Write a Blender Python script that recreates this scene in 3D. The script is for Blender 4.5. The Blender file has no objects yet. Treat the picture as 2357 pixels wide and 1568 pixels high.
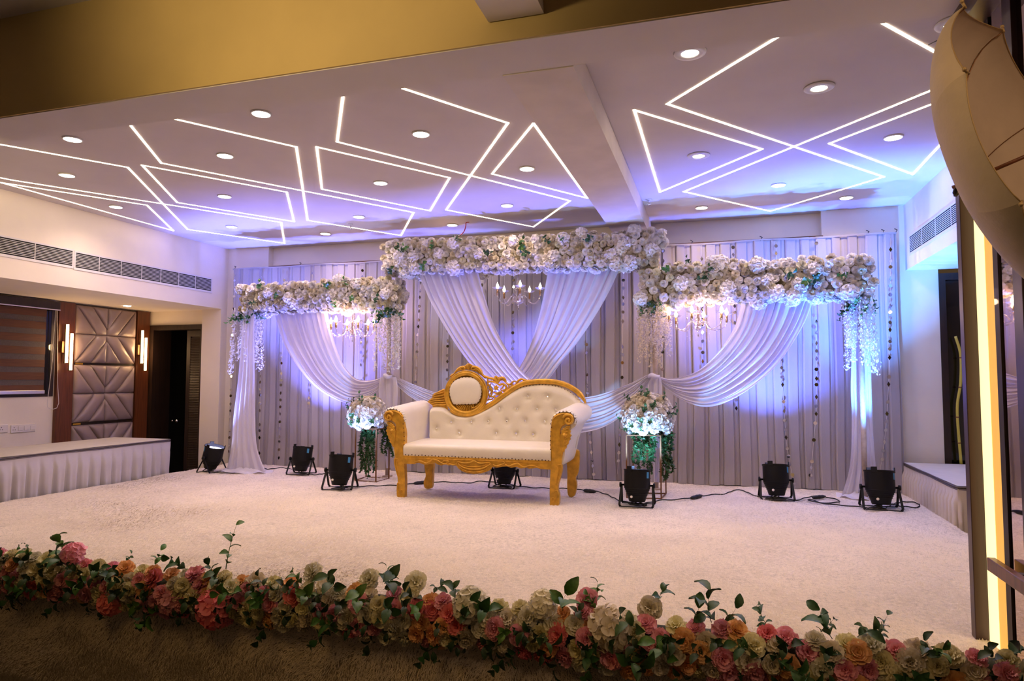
import bpy, math, random
import numpy as np
from mathutils import Vector, Matrix, noise
random.seed(7)
PI = math.pi
# ------------------------------------------------------------------ camera, world, light, exposure
FPX, YAW, PITCH, ROLL = 1550.593, -0.293221, 0.0576462, 0.0011458
CAMH = 1.307
def _rot():
    c, s = math.cos, math.sin
    fw = np.array([s(YAW)*c(PITCH), c(YAW)*c(PITCH), s(PITCH)])
    r0 = np.array([c(YAW), -s(YAW), 0.0]); u0 = np.cross(r0, fw)
    r = c(ROLL)*r0 + s(ROLL)*u0; u = -s(ROLL)*r0 + c(ROLL)*u0
    return r, u, fw
RR, UU, FF = _rot()
sc = bpy.context.scene
cam = bpy.data.cameras.new('camera'); camo = bpy.data.objects.new('camera', cam)
sc.collection.objects.link(camo)
cam.sensor_width = 36; cam.lens = FPX*36/2357; cam.clip_start = .05; cam.clip_end = 60
mw = Matrix.Identity(4)
for i in range(3):
    mw[i][0] = RR[i]; mw[i][1] = UU[i]; mw[i][2] = -FF[i]
mw[0][3] = 0; mw[1][3] = 0; mw[2][3] = CAMH
camo.matrix_world = mw
sc.camera = camo
w = bpy.data.worlds.new('world'); sc.world = w; w.use_nodes = True
w.node_tree.nodes['Background'].inputs[0].default_value = (1.0, .62, .30, 1)
w.node_tree.nodes['Background'].inputs[1].default_value = .035
sc.view_settings.view_transform = 'Standard'; sc.view_settings.look = 'None'
sc.view_settings.exposure = 0.85; sc.view_settings.gamma = 1.0
sc.view_settings.use_curve_mapping = False
WARM = (1.0, .72, .55)
def lamp(kind, loc, power, col, size=.1, target=None, angle=None, blend=1.0, spread=None, sy=None):
    l = bpy.data.lights.new('lamp', kind); l.energy = power; l.color = col
    o = bpy.data.objects.new('lamp', l); sc.collection.objects.link(o); o.location = loc
    if kind == 'AREA':
        l.size = size
        if sy: l.shape = 'RECTANGLE'; l.size_y = sy
        else: l.shape = 'DISK'
        if spread: l.spread = spread
    else: l.shadow_soft_size = size
    if kind == 'SPOT':
        l.spot_size = angle; l.spot_blend = blend
    if target is not None:
        o.rotation_euler = (Vector(target)-Vector(loc)).to_track_quat('-Z', 'Y').to_euler()
    return o
# hall lights on the audience side (dim, warm); both parasol spots are added
lamp('SPOT', (-2.6, 1.0, 3.0), 120, (1.0, .72, .36), .15, (-2.4, 3.5, 3.85), 1.55)
lamp('SPOT', (-5.2, 3.1, 2.95), 55, (1.0, .72, .36), .15, (-7.5, 5.0, 3.1), 1.5)
lamp('SPOT', (-2.2, .6, 3.2), 46, (1.0, .56, .17), .7, (-2.0, 3.55, -.5), 1.9)
lamp('SPOT', (.4, 1.0, 3.2), 14, (1.0, .60, .24), .6, (.2, 3.55, -.5), 1.5)
lamp('SPOT', (1.9, .2, 2.9), 44, (1.0, .66, .42), .2, (.95, 2.3, 1.9), 1.1)  # unseen spot added to brighten the inside of the parasol
lamp('SPOT', (-1.6, 1.0, 2.9), 42, (1.0, .70, .36), .2, (.85, 2.2, 2.1), .7)  # unseen spot added to brighten the outer side of the parasol
# ------------------------------------------------------------------ pixel -> world helpers
def ray(px, py):
    return RR*((px-1178.5)/FPX) - UU*((py-784)/FPX) + FF
def onY(px, py, y):
    r = ray(px, py); r = r*(y/r[1]); return (r[0], y, r[2]+CAMH)
def onZ(px, py, z):
    r = ray(px, py); r = r*((z-CAMH)/r[2]); return (r[0], r[1], z)
def onX(px, py, x):
    r = ray(px, py); r = r*(x/r[0]); return (x, r[1], r[2]+CAMH)
# ------------------------------------------------------------------ materials
def mat(name, col, rough=.6, metal=0.0, emit=None, es=0.0, noise_s=None, noise_a=.1, bump=0.0, bump_s=60., sheen=0, spec=.5, rnd=0.0, alpha=None, trans=0.0, coat=0.0, stretch=None, col2=None):
    m = bpy.data.materials.new(name); m.use_nodes = True
    nt = m.node_tree; b = nt.nodes['Principled BSDF']
    b.inputs['Base Color'].default_value = (*col, 1); b.inputs['Roughness'].default_value = rough
    b.inputs['Metallic'].default_value = metal; b.inputs['Specular IOR Level'].default_value = spec
    if sheen: b.inputs['Sheen Weight'].default_value = sheen
    if coat: b.inputs['Coat Weight'].default_value = coat
    if trans: b.inputs['Transmission Weight'].default_value = trans
    if emit is not None:
        b.inputs['Emission Color'].default_value = (*emit, 1); b.inputs['Emission Strength'].default_value = es
    L = nt.links.new
    if noise_s or rnd or bump:
        tc = nt.nodes.new('ShaderNodeTexCoord')
        src = tc.outputs['Object']
        if stretch:
            mp = nt.nodes.new('ShaderNodeMapping'); mp.inputs['Scale'].default_value = stretch
            L(src, mp.inputs[0]); src = mp.outputs[0]
    last = None
    if noise_s:
        n = nt.nodes.new('ShaderNodeTexNoise'); n.inputs['Scale'].default_value = noise_s; n.inputs['Detail'].default_value = 4
        L(src, n.inputs['Vector'])
        mx = nt.nodes.new('ShaderNodeMix'); mx.data_type = 'RGBA'
        c2 = col2 or tuple(max(0, c*(1-noise_a*2)) for c in col)
        mx.inputs[6].default_value = (*c2, 1); mx.inputs[7].default_value = (*col, 1)
        rp = nt.nodes.new('ShaderNodeMapRange'); rp.inputs[1].default_value = .35; rp.inputs[2].default_value = .65
        L(n.outputs['Fac'], rp.inputs[0]); L(rp.outputs[0], mx.inputs[0]); last = mx.outputs[2]
        L(last, b.inputs['Base Color'])
    if rnd:
        oi = nt.nodes.new('ShaderNodeObjectInfo'); hs = nt.nodes.new('ShaderNodeHueSaturation')
        mr = nt.nodes.new('ShaderNodeMapRange'); mr.inputs[3].default_value = 1-rnd; mr.inputs[4].default_value = 1+rnd*.4
        L(oi.outputs['Random'], mr.inputs[0]); L(mr.outputs[0], hs.inputs['Value'])
        mh = nt.nodes.new('ShaderNodeMapRange'); mh.inputs[3].default_value = .5-rnd*.05; mh.inputs[4].default_value = .5+rnd*.05
        mt = nt.nodes.new('ShaderNodeMath'); mt.operation = 'MULTIPLY'; mt.inputs[1].default_value = 7.13
        fr = nt.nodes.new('ShaderNodeMath'); fr.operation = 'FRACT'
        L(oi.outputs['Random'], mt.inputs[0]); L(mt.outputs[0], fr.inputs[0]); L(fr.outputs[0], mh.inputs[0]); L(mh.outputs[0], hs.inputs['Hue'])
        if last: L(last, hs.inputs['Color'])
        else: hs.inputs['Color'].default_value = (*col, 1)
        L(hs.outputs[0], b.inputs['Base Color'])
    if bump:
        n2 = nt.nodes.new('ShaderNodeTexNoise'); n2.inputs['Scale'].default_value = bump_s; n2.inputs['Detail'].default_value = 3
        L(src, n2.inputs['Vector'])
        bp = nt.nodes.new('ShaderNodeBump'); bp.inputs['Strength'].default_value = bump; bp.inputs['Distance'].default_value = .01
        L(n2.outputs['Fac'], bp.inputs['Height']); L(bp.outputs[0], b.inputs['Normal'])
    return m
def glassy(name, tint=(1,1,1), mixf=.35, rough=.05):
    m = bpy.data.materials.new(name); m.use_nodes = True; nt = m.node_tree; nt.nodes.clear()
    o = nt.nodes.new('ShaderNodeOutputMaterial'); mx = nt.nodes.new('ShaderNodeMixShader')
    t = nt.nodes.new('ShaderNodeBsdfTransparent'); g = nt.nodes.new('ShaderNodeBsdfGlossy'); f = nt.nodes.new('ShaderNodeLayerWeight')
    f.inputs[0].default_value = .45; g.inputs['Roughness'].default_value = rough
    g.inputs[0].default_value = (*tint, 1); t.inputs[0].default_value = (*[c*.93 for c in tint], 1)
    mr = nt.nodes.new('ShaderNodeMapRange'); mr.inputs[3].default_value = mixf*.5; mr.inputs[4].default_value = min(1, mixf*2.2)
    nt.links.new(f.outputs['Facing'], mr.inputs[0]); nt.links.new(mr.outputs[0], mx.inputs[0])
    nt.links.new(t.outputs[0], mx.inputs[1]); nt.links.new(g.outputs[0], mx.inputs[2]); nt.links.new(mx.outputs[0], o.inputs[0])
    return m
M = dict(
 ceil=mat('ceiling_paint', (.66, .61, .60), .8, noise_s=3, noise_a=.02, bump=.05, bump_s=20),
 wall=mat('wall_paint', (.86, .78, .65), .8, noise_s=2, noise_a=.03, bump=.08, bump_s=30),
 beam=mat('beam_paint', (.70, .63, .58), .8, noise_s=3, noise_a=.05, bump=.1, bump_s=20),
 hallwall=mat('ochre_paint', (.50, .37, .15), .7, noise_s=2, noise_a=.04, bump=.05, bump_s=30),
 fur=mat('cream_fur', (.82, .72, .60), .9, noise_s=1.6, noise_a=.06, sheen=.3, spec=.2),
 furbase=mat('cream_fur_backing', (.76, .67, .56), .95, noise_s=40, noise_a=.15, spec=.1, bump=.6, bump_s=120),
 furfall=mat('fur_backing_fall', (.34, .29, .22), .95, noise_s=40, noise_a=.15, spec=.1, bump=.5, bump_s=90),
 dark=mat('dark_hall_carpet', (.06, .04, .03), .95, noise_s=10, noise_a=.2),
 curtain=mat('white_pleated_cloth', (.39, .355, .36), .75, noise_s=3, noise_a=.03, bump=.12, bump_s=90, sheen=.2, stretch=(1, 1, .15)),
 drape=mat('white_satin_drape', (.76, .73, .81), .72, noise_s=5, noise_a=.02, sheen=.3, bump=.05, bump_s=40),  # lavender cast of the blue stage light is mixed into the white
 sheer=mat('white_sheer_cloth', (.86, .84, .86), .6, noise_s=5, noise_a=.02, sheen=.3),
 leather=mat('cream_leatherette', (.80, .74, .62), .42, noise_s=6, noise_a=.03, bump=.15, bump_s=150),
 gold=mat('gold_paint', (.78, .42, .045), .38, .35, noise_s=14, noise_a=.16, bump=.15, bump_s=50),
 goldd=mat('gold_paint_recess', (.60, .30, .03), .5, .4, noise_s=14, noise_a=.16),
 nail=mat('bronze_nail', (.10, .05, .03), .35, .8),
 crystal=mat('crystal_button', (.95, .93, .9), .12, .9),
 black=mat('black_metal', (.005, .005, .006), .5, .0, spec=.25),
 cable=mat('black_rubber', (.012, .012, .012), .6),
 rust=mat('bronze_wire', (.26, .12, .05), .4, .7, noise_s=20, noise_a=.1),
 wood=mat('brown_veneer', (.17, .047, .013), .45, noise_s=6, noise_a=.2, stretch=(8, 8, .6), bump=.04, coat=.2),
 darkwood=mat('dark_brown_wood', (.028, .012, .006), .5, noise_s=6, noise_a=.25, stretch=(8, 8, .6), coat=.1),
 tuft=mat('mauve_leatherette', (.34, .255, .24), .38, noise_s=8, noise_a=.04, bump=.08, bump_s=120),
 grille=mat('white_grille', (.75, .72, .70), .5),
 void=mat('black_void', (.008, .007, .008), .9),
 plastic=mat('white_plastic', (.75, .70, .66), .4),
 blindA=mat('brown_blind_band', (.13, .045, .015), .7, noise_s=60, noise_a=.15, stretch=(1, .1, 3)),
 blindB=mat('grey_blind_band', (.11, .085, .075), .8, noise_s=60, noise_a=.1),
 alum=mat('aluminium', (.75, .72, .70), .35, .8),
 skirt=mat('grey_satin_skirt', (.46, .43, .44), .45, noise_s=6, noise_a=.03, sheen=.4),
 tcloth=mat('ivory_tablecloth', (.50, .46, .40), .7, noise_s=8, noise_a=.03),
 ivskirt=mat('ivory_satin_skirt', (.56, .48, .40), .5, noise_s=6, noise_a=.03, sheen=.3),
 ivtop=mat('white_tabletop_cloth', (.60, .56, .52), .7, noise_s=8, noise_a=.03),
 piping=mat('dark_piping', (.10, .08, .09), .6),
 led=mat('led_strip_glow', (1, 1, 1), .5, emit=(1.0, .80, .58), es=5.0),
 disc=mat('downlight_glow', (1, 1, 1), .5, emit=(1.0, .88, .78), es=9.0),
 ledside=mat('led_tube_glow', (1, 1, 1), .5, emit=(1.0, .62, .28), es=9.0),
 cove=mat('yellow_lit_panel', (.9, .7, .3), .5, emit=(1.0, .74, .34), es=.95),
 cove2=mat('amber_lit_panel', (.8, .5, .1), .5, emit=(1.0, .52, .10), es=.34),
 ring=mat('downlight_ring', (.7, .68, .66), .4),
 purple=mat('brown_brushed_laminate', (.055, .026, .030), .35, .0, noise_s=5, noise_a=.1, stretch=(10, 10, .5)),
 mirror=mat('mirror_tint', (.62, .50, .45), .02, 1.0),
 silver=mat('mirror_sequin', (.62, .60, .60), .06, 1.0),
 bglass=mat('black_glass', (.006, .005, .005), .06, spec=.6),
 glow=mat('flame_bulb_lit', (1, 1, 1), .3, emit=(1.0, .70, .42), es=22.0),
 glowc=mat('flame_bulb_cool', (1, 1, 1), .3, emit=(1.0, .92, .80), es=3.0),
 candle=mat('gold_candle_sleeve', (.45, .26, .10), .3, .9),
 glass=glassy('clear_glass', (1, .97, .95), .42),
 dish=glassy('frosted_glass_dish', (1, .96, .92), .9, .35),
 parlens=mat('par_lens_glow', (1, 1, 1), .3, emit=(.55, .55, 1.0), es=12.0),
 label=mat('blue_sticker', (.05, .25, .45), .5),
 leaf=mat('dark_green_leaf', (.030, .105, .025), .5, noise_s=10, noise_a=.15, rnd=.35),
 leafd=mat('deep_green_leaf', (.016, .055, .014), .5, noise_s=10, noise_a=.15, rnd=.3),
 leaf2=mat('bright_green_leaf', (.07, .20, .03), .45, noise_s=10, noise_a=.15, rnd=.3),
 stem=mat('brown_stem', (.10, .07, .03), .7),
 fwhite=mat('white_petal', (.86, .82, .78), .6, rnd=.12, sheen=.2),
 fcream=mat('cream_petal', (.74, .66, .50), .6, rnd=.16, sheen=.2),
 fyellow=mat('pale_yellow_petal', (.82, .76, .46), .6, rnd=.15),
 fpink=mat('pink_petal', (.88, .40, .48), .6, rnd=.2),
 fcoral=mat('coral_red_petal', (.85, .25, .27), .6, rnd=.2),
 forange=mat('peach_orange_petal', (.88, .50, .22), .6, rnd=.15),
 fivory=mat('ivory_petal', (.84, .80, .62), .6, rnd=.15),
 core=mat('foam_backing_petal_shade', (.33, .27, .16), .9, noise_s=30, noise_a=.3),  # tan puts the shade between the cream petals into the colour
 coredark=mat('dark_foam_backing', (.05, .06, .03), .9, noise_s=30, noise_a=.3),
 umb=mat('beige_parasol_cloth', (.58, .46, .34), .75, noise_s=9, noise_a=.05, bump=.1, bump_s=60),
 umbt=mat('gold_piping', (.40, .27, .12), .5, .2),
 post=mat('beige_wrapped_post', (.50, .40, .32), .8, noise_s=20, noise_a=.1),
 red=mat('red_wire', (.45, .02, .03), .5),
 chrome=mat('chrome', (.8, .8, .8), .15, 1.0),
)
def translucent(m, f, col):
    nt = m.node_tree; b = nt.nodes['Principled BSDF']; o = nt.nodes['Material Output']
    t = nt.nodes.new('ShaderNodeBsdfTranslucent'); mx = nt.nodes.new('ShaderNodeMixShader'); mx.inputs[0].default_value = f
    if b.inputs['Base Color'].is_linked: nt.links.new(b.inputs['Base Color'].links[0].from_socket, t.inputs[0])
    else: t.inputs[0].default_value = (*col, 1)
    nt.links.new(b.outputs[0], mx.inputs[1]); nt.links.new(t.outputs[0], mx.inputs[2]); nt.links.new(mx.outputs[0], o.inputs[0])
for k_ in ('drape', 'sheer'): translucent(M[k_], .34, (.8, .8, .85))
for k_ in ('fwhite','fcream','fyellow','fpink','fcoral','forange','fivory'): translucent(M[k_], .22, (.8, .8, .8))
# ------------------------------------------------------------------ geometry collector
class G:
    def __init__(s): s.v = []; s.f = []
    def add(s, vs, fs):
        b = len(s.v); s.v += [tuple(map(float, p)) for p in vs]; s.f += [tuple(i+b for i in f) for f in fs]; return s
    def box(s, x0, x1, y0, y1, z0, z1):
        return s.add([(x0,y0,z0),(x1,y0,z0),(x1,y1,z0),(x0,y1,z0),(x0,y0,z1),(x1,y0,z1),(x1,y1,z1),(x0,y1,z1)],
              [(0,3,2,1),(4,5,6,7),(0,1,5,4),(1,2,6,5),(2,3,7,6),(3,0,4,7)])
    def hexa(s, p):    # 8 points, bottom ring then top ring
        return s.add(p, [(0,3,2,1),(4,5,6,7),(0,1,5,4),(1,2,6,5),(2,3,7,6),(3,0,4,7)])
    def bar(s, a, b, wx, wz, up=(0,0,1)):
        a = Vector(a); b = Vector(b); d = (b-a).normalized(); u = Vector(up)
        if abs(d.dot(u)) > .95: u = Vector((0,1,0))
        sx = d.cross(u).normalized()*wx/2; sz = sx.cross(d).normalized()*wz/2
        return s.hexa([a-sx-sz, a+sx-sz, a+sx+sz, a-sx+sz, b-sx-sz, b+sx-sz, b+sx+sz, b-sx+sz])
    def tube(s, pts, r, n=8, closed=False, flat=1.0, nrm=None, caps=True):
        pts = [Vector(p) for p in pts]; m = len(pts)
        rs = r if isinstance(r, (list, tuple)) else [r]*m
        t0 = (pts[1]-pts[0]).normalized()
        u = Vector(nrm) if nrm else (Vector((0,0,1)) if abs(t0.z) < .9 else Vector((0,1,0)))
        vs = []; prev = None
        for i, p in enumerate(pts):
            if closed: t = (pts[(i+1) % m]-pts[i-1]).normalized()
            else: t = (pts[min(i+1, m-1)]-pts[max(i-1, 0)]).normalized()
            if nrm: un = (u - t*u.dot(t)).normalized()
            else:
                un = (u if prev is None else prev); un = (un - t*un.dot(t))
                un = un.normalized() if un.length > 1e-6 else t.orthogonal().normalized()
            prev = un; bn = t.cross(un)
            for k in range(n):
                a = 2*PI*k/n
                vs.append(p + un*(math.cos(a)*rs[i]*flat) + bn*(math.sin(a)*rs[i]))
        fs = []
        for i in range(m if closed else m-1):
            j = (i+1) % m
            for k in range(n):
                k2 = (k+1) % n; fs.append((i*n+k, i*n+k2, j*n+k2, j*n+k))
        if caps and not closed:
            fs.append(tuple(range(n-1, -1, -1))); fs.append(tuple((m-1)*n+k for k in range(n)))
        return s.add(vs, fs)
    def lathe(s, prof, n=24, mtx=None, caps=True):
        vs = []; m = len(prof)
        for r, z in prof:
            for k in range(n):
                a = 2*PI*k/n; v = Vector((r*math.cos(a), r*math.sin(a), z))
                vs.append(mtx @ v if mtx else v)
        fs = [(i*n+k, i*n+(k+1) % n, (i+1)*n+(k+1) % n, (i+1)*n+k) for i in range(m-1) for k in range(n)]
        if caps:
            fs.append(tuple(range(n-1, -1, -1))); fs.append(tuple((m-1)*n+k for k in range(n)))
        return s.add(vs, fs)
    def prism(s, poly, fn):   # poly list of 2d; fn(u,v,w) w in 0,1
        n = len(poly)
        vs = [fn(u, v, 0) for u, v in poly] + [fn(u, v, 1) for u, v in poly]
        fs = [tuple(range(n)), tuple(range(2*n-1, n-1, -1))] + [(i, i+n, (i+1) % n+n, (i+1) % n) for i in range(n)]
        return s.add(vs, fs)
    def grid(s, fn, nu, nv, cu=False):
        vs = [fn(i/nu, j/nv) for i in range(nu if cu else nu+1) for j in range(nv+1)]
        m = nu if cu else nu+1; w_ = nv+1
        fs = [(i*w_+j, ((i+1) % m)*w_+j, ((i+1) % m)*w_+j+1, i*w_+j+1) for i in range(nu) for j in range(nv)]
        return s.add(vs, fs)
    def ball(s, c, r, n=8, m=6, sz=1):
        return s.lathe([(max(1e-4, r*math.sin(PI*i/m)), -r*sz*math.cos(PI*i/m)) for i in range(m+1)], n, Matrix.Translation(c), caps=False)
    def mesh(s, name, mt, smooth=True, off=(0,0,0)):
        me = bpy.data.meshes.new(name)
        ox, oy, oz = off
        me.from_pydata([(x-ox, y-oy, z-oz) for x, y, z in s.v], [], s.f)
        for q in (mt if isinstance(mt, (list, tuple)) else [mt]): me.materials.append(q)
        if smooth:
            me.polygons.foreach_set('use_smooth', [True]*len(me.polygons))
        me.update(); return me
def link(o): sc.collection.objects.link(o); return o
def fix_normals(me):
    import bmesh
    bm = bmesh.new(); bm.from_mesh(me); bmesh.ops.recalc_face_normals(bm, faces=bm.faces); bm.to_mesh(me); bm.free()
def tag(o, label=None, cat=None, group=None, kind=None):
    if label: o['label'] = label
    if cat: o['category'] = cat
    if group: o['group'] = group
    if kind: o['kind'] = kind
    return o
def thing(name, label, cat, loc=(0,0,0), group=None, kind=None):
    o = link(bpy.data.objects.new(name, None)); o.location = loc; o.empty_display_size = .1
    return tag(o, label, cat, group, kind)
def root_off(parent):
    off = Vector((0,0,0)); p = parent
    while p: off += p.location; p = p.parent
    return off
def put(name, g, mt, parent=None, smooth=True, bevel=0, local=False, seg=2, auto=None, kind=None, label=None):
    """g in world coordinates (or the parent's own when local) -> one mesh object"""
    if parent is None:
        xs = np.array(g.v); lo = xs.min(0); hi = xs.max(0)
        off = (float((lo[0]+hi[0])/2), float((lo[1]+hi[1])/2), float(lo[2]))
        if local: off = (0,0,0)
    else: off = (0,0,0) if local else tuple(root_off(parent))
    me = g.mesh(name, mt, smooth, off); fix_normals(me)
    o = link(bpy.data.objects.new(name, me))
    if parent is None: o.location = off
    else: o.parent = parent
    if bevel:
        b = o.modifiers.new('b', 'BEVEL'); b.width = bevel; b.segments = seg; b.limit_method = 'ANGLE'; b.angle_limit = .6
    if smooth and auto is not False and (auto or bevel):
        for p in me.polygons: p.use_smooth = True
        try: me.set_sharp_from_angle(angle=.7)
        except Exception: pass
    if kind: o['kind'] = kind
    if label: o['label'] = label
    return o
def inst(name, me, parent, mtx):
    o = bpy.data.objects.new(name, me); sc.collection.objects.link(o); o.parent = parent; o.matrix_local = mtx; return o
def copy_tree(o, parent=None):
    c = o.copy(); sc.collection.objects.link(c); c.parent = parent
    for ch in list(o.children): copy_tree(ch, c)
    return c
def bx(*a): return G().box(*a)
def struct(name, g, mt, smooth=False, **k):
    o = put(name, g, mt, None, smooth, **k); o['kind'] = 'structure'; return o
def smoothline(pts, n=40, closed=False):
    """Catmull-Rom through pts, resampled evenly"""
    P = [np.array(p, float) for p in pts]; out = []
    m = len(P)
    for i in range(m if closed else m-1):
        if closed: a, b, c, d = P[i-1], P[i], P[(i+1) % m], P[(i+2) % m]
        else: a, b, c, d = P[max(i-1, 0)], P[i], P[i+1], P[min(i+2, m-1)]
        for k in range(12):
            t = k/12
            out.append(.5*((2*b)+(-a+c)*t+(2*a-5*b+4*c-d)*t*t+(-a+3*b-3*c+d)*t**3))
    out.append(P[0] if closed else P[-1]); A = np.array(out)
    L = np.r_[0, np.cumsum(np.linalg.norm(np.diff(A, axis=0), axis=1))]
    q = np.linspace(0, L[-1], n+1)
    R = np.stack([np.interp(q, L, A[:, k]) for k in range(A.shape[1])], 1)
    return R[:-1] if closed else R
# ================================================================== THE SETTING
CZ = 3.395; YB = 9.0; LX = -7.5; RX = 2.19; WX = -9.0; FZ = -.43
SE = 3.67   # stage front edge
struct('floor', bx(-12, 6, 3.9, 11, FZ-.1, FZ), M['dark'])
struct('floor_hall', bx(-12, 6, -4, 3.9, -1.05, -.95), M['dark'])
st = struct('stage_platform', G().box(-7.28, 2.04, SE+.25, 9.08, FZ, -.02).box(-7.28, 2.04, SE+.02, SE+.24, -.95, -.02), M['furbase'])
struct('ceiling', bx(LX, RX, 3.86, 9.3, CZ, CZ+.12), M['ceil'])
struct('ceiling_hall', bx(-12, 6, -4, 3.5, 3.93, 4.05), M['ceil'])
fb = struct('beam_proscenium', bx(-12, 6, 3.505, 3.88, 3.19, 4.05), M['ceil'])
put('ochre_face', bx(-12, 6, 3.49, 3.504, 3.195, 4.0), M['hallwall'], fb, False)
struct('beam_center', bx(-1.235, -.79, 3.885, 9.0, 3.185, 3.39), M['beam'])
struct('beam_hall', G().hexa([(-1.19,-4,3.31),(-.87,-4,3.31),(-.87,3.48,3.31),(-1.19,3.48,3.31),(-1.27,-4,3.93),(-.90,-4,3.93),(-.90,3.48,3.93),(-1.27,3.48,3.93)]), M['ceil'])
wb = struct('wall_back', bx(-7.9, 2.53, 9.12, 9.3, FZ, CZ), M['wall'])
xl = onY(618, 600, 9.0)[0]; xr = onY(1890, 500, 9.0)[0]
put('pier', bx(-7.86, xl, 9.0, 9.12, FZ, CZ), M['wall'], wb, False)
put('pier', bx(xr, 2.53, 9.0, 9.12, FZ, CZ), M['wall'], wb, False)
# door wall at the left end of the back wall (opening into a dark room)
dw = struct('wall_door', bx(-9.2, -8.96, 8.95, 9.3, FZ, 2.5), M['wall'])
put('lintel', bx(-8.96, -7.86, 8.95, 9.3, 2.19, 2.5), M['wall'], dw, False)
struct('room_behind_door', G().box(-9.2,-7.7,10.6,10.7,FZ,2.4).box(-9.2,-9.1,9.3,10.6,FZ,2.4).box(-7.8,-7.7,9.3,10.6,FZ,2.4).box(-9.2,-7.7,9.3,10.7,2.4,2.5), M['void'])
d1 = struct('door_1', G().box(-8.96,-8.88,8.92,9.30,FZ,2.19).box(-7.94,-7.86,8.92,9.30,FZ,2.19).box(-8.88,-7.94,8.92,9.06,2.11,2.19), M['darkwood'])
# the open louvred door leaf
lp = onY(428, 800, 9.0)[0]; 
leaf = put('door_leaf', G().box(lp,lp+.07,9.02,9.06,FZ,2.10).box(-8.0,-7.95,9.02,9.06,FZ,2.10).box(lp+.07,-8.0,9.02,9.06,2.0,2.10).box(lp+.07,-8.0,9.045,9.06,FZ,2.0), M['darkwood'], d1, False)
for k in range(88):
    z = FZ+.05+k*.027
    if z < 1.97: put('louvre_slat', G().bar((lp+.07,9.028,z),(-8.0,9.028,z),.004,.026,(0,.5,1)), M['darkwood'], leaf, False)
hz = onY(407, 969, 8.99)
dh = put('door_handle', G().ball(hz,.028).tube([(hz[0],8.99,hz[2]),(hz[0],9.03,hz[2])],.012).ball((hz[0]-.09,hz[1],hz[2]),.018), M['chrome'], d1)
# left wall with window, pilasters; bulkheads
wl = struct('wall_left', bx(WX-.2, WX, 2.0, 8.95, FZ, 2.42), M['wall'])
bl = struct('bulkhead_left', bx(WX-.2, LX, 2.0, 9.0, 2.42, CZ+.1), M['wall'])
br = struct('bulkhead_right', bx(RX, 4.2, 4.2, 9.0, 2.61, CZ+.1), M['wall'])
struct('column_left', bx(-7.86, -7.5, 8.86, 9.0, FZ, 2.42), M['wall'])
wr = struct('wall_right', bx(4.0, 4.2, 4.2, 9.3, FZ, 2.61), M['wall'])
d2 = struct('door_2', bx(2.53, 4.0, 9.05, 9.1, FZ, 2.56), M['bglass'])
put('door_frame', G().box(2.53,2.60,8.99,9.05,FZ,2.56).box(2.60,4.0,8.99,9.05,2.48,2.56), M['darkwood'], d2, False)
# wood pilasters on the left wall
def wallrect(px0, px1, z0, z1, x0, x1, pyr=900):
    y0 = onX(px0, pyr, x1)[1]; y1 = onX(px1, pyr, x1)[1]
    return bx(x0, x1, y0, y1, z0, z1)
t1 = struct('trim_1', bx(WX, WX+.05, 7.30, 7.555, FZ, 2.41), M['wood'])
t2 = struct('trim_2', bx(WX, WX+.05, 8.66, 8.91, FZ, 2.41), M['wood'])
# window with zebra blind
wy0, wy1 = 5.0, 7.28
wn = struct('window_1', G().box(WX-.02,WX+.012,wy0,wy1,1.06,1.09).box(WX-.02,WX+.012,wy0,wy1,2.32,2.41).box(WX-.02,WX+.012,wy1-.06,wy1,1.09,2.32), M['darkwood'])
put('window_pane', bx(WX+.001, WX+.008, wy0, wy1-.06, 1.09, 2.32), M['bglass'], wn, False)
blind = thing('roller_blind', 'brown and grey striped roller blind pulled down over the window', 'blind', (WX+.05, 6.1, 1.1))
put('headbox', bx(WX+.02, WX+.12, wy0, 7.26, 2.28, 2.40), M['darkwood'], blind, True, .01)
put('head_trim', bx(WX+.10, WX+.125, wy0, 7.255, 2.272, 2.285), M['alum'], blind, False)
z = 2.27; k = 0
while z > 1.16:
    hgt = .10 if k % 2 == 0 else .075
    put('opaque_band' if k % 2 == 0 else 'sheer_band', bx(WX+.055, WX+(.062 if k % 2 == 0 else .058), wy0, 7.10, max(z-hgt, 1.15), z), M['blindA' if k % 2 == 0 else 'blindB'], blind, False)
    z -= hgt; k += 1
put('bottom_rail', bx(WX+.045, WX+.075, wy0, 7.11, 1.10, 1.15), M['alum'], blind, True, .006)
pc = [onX(128,712,WX+.09), onX(120,830,WX+.09), onX(109,930,WX+.09), onX(112,938,WX+.09), onX(122,943,WX+.09), onX(133,937,WX+.09), onX(135,925,WX+.09), onX(132,860,WX+.09), onX(132,712,WX+.09)]
put('pull_chain', G().tube(smoothline(pc, 40), .004, 5), M['plastic'], blind)
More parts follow.
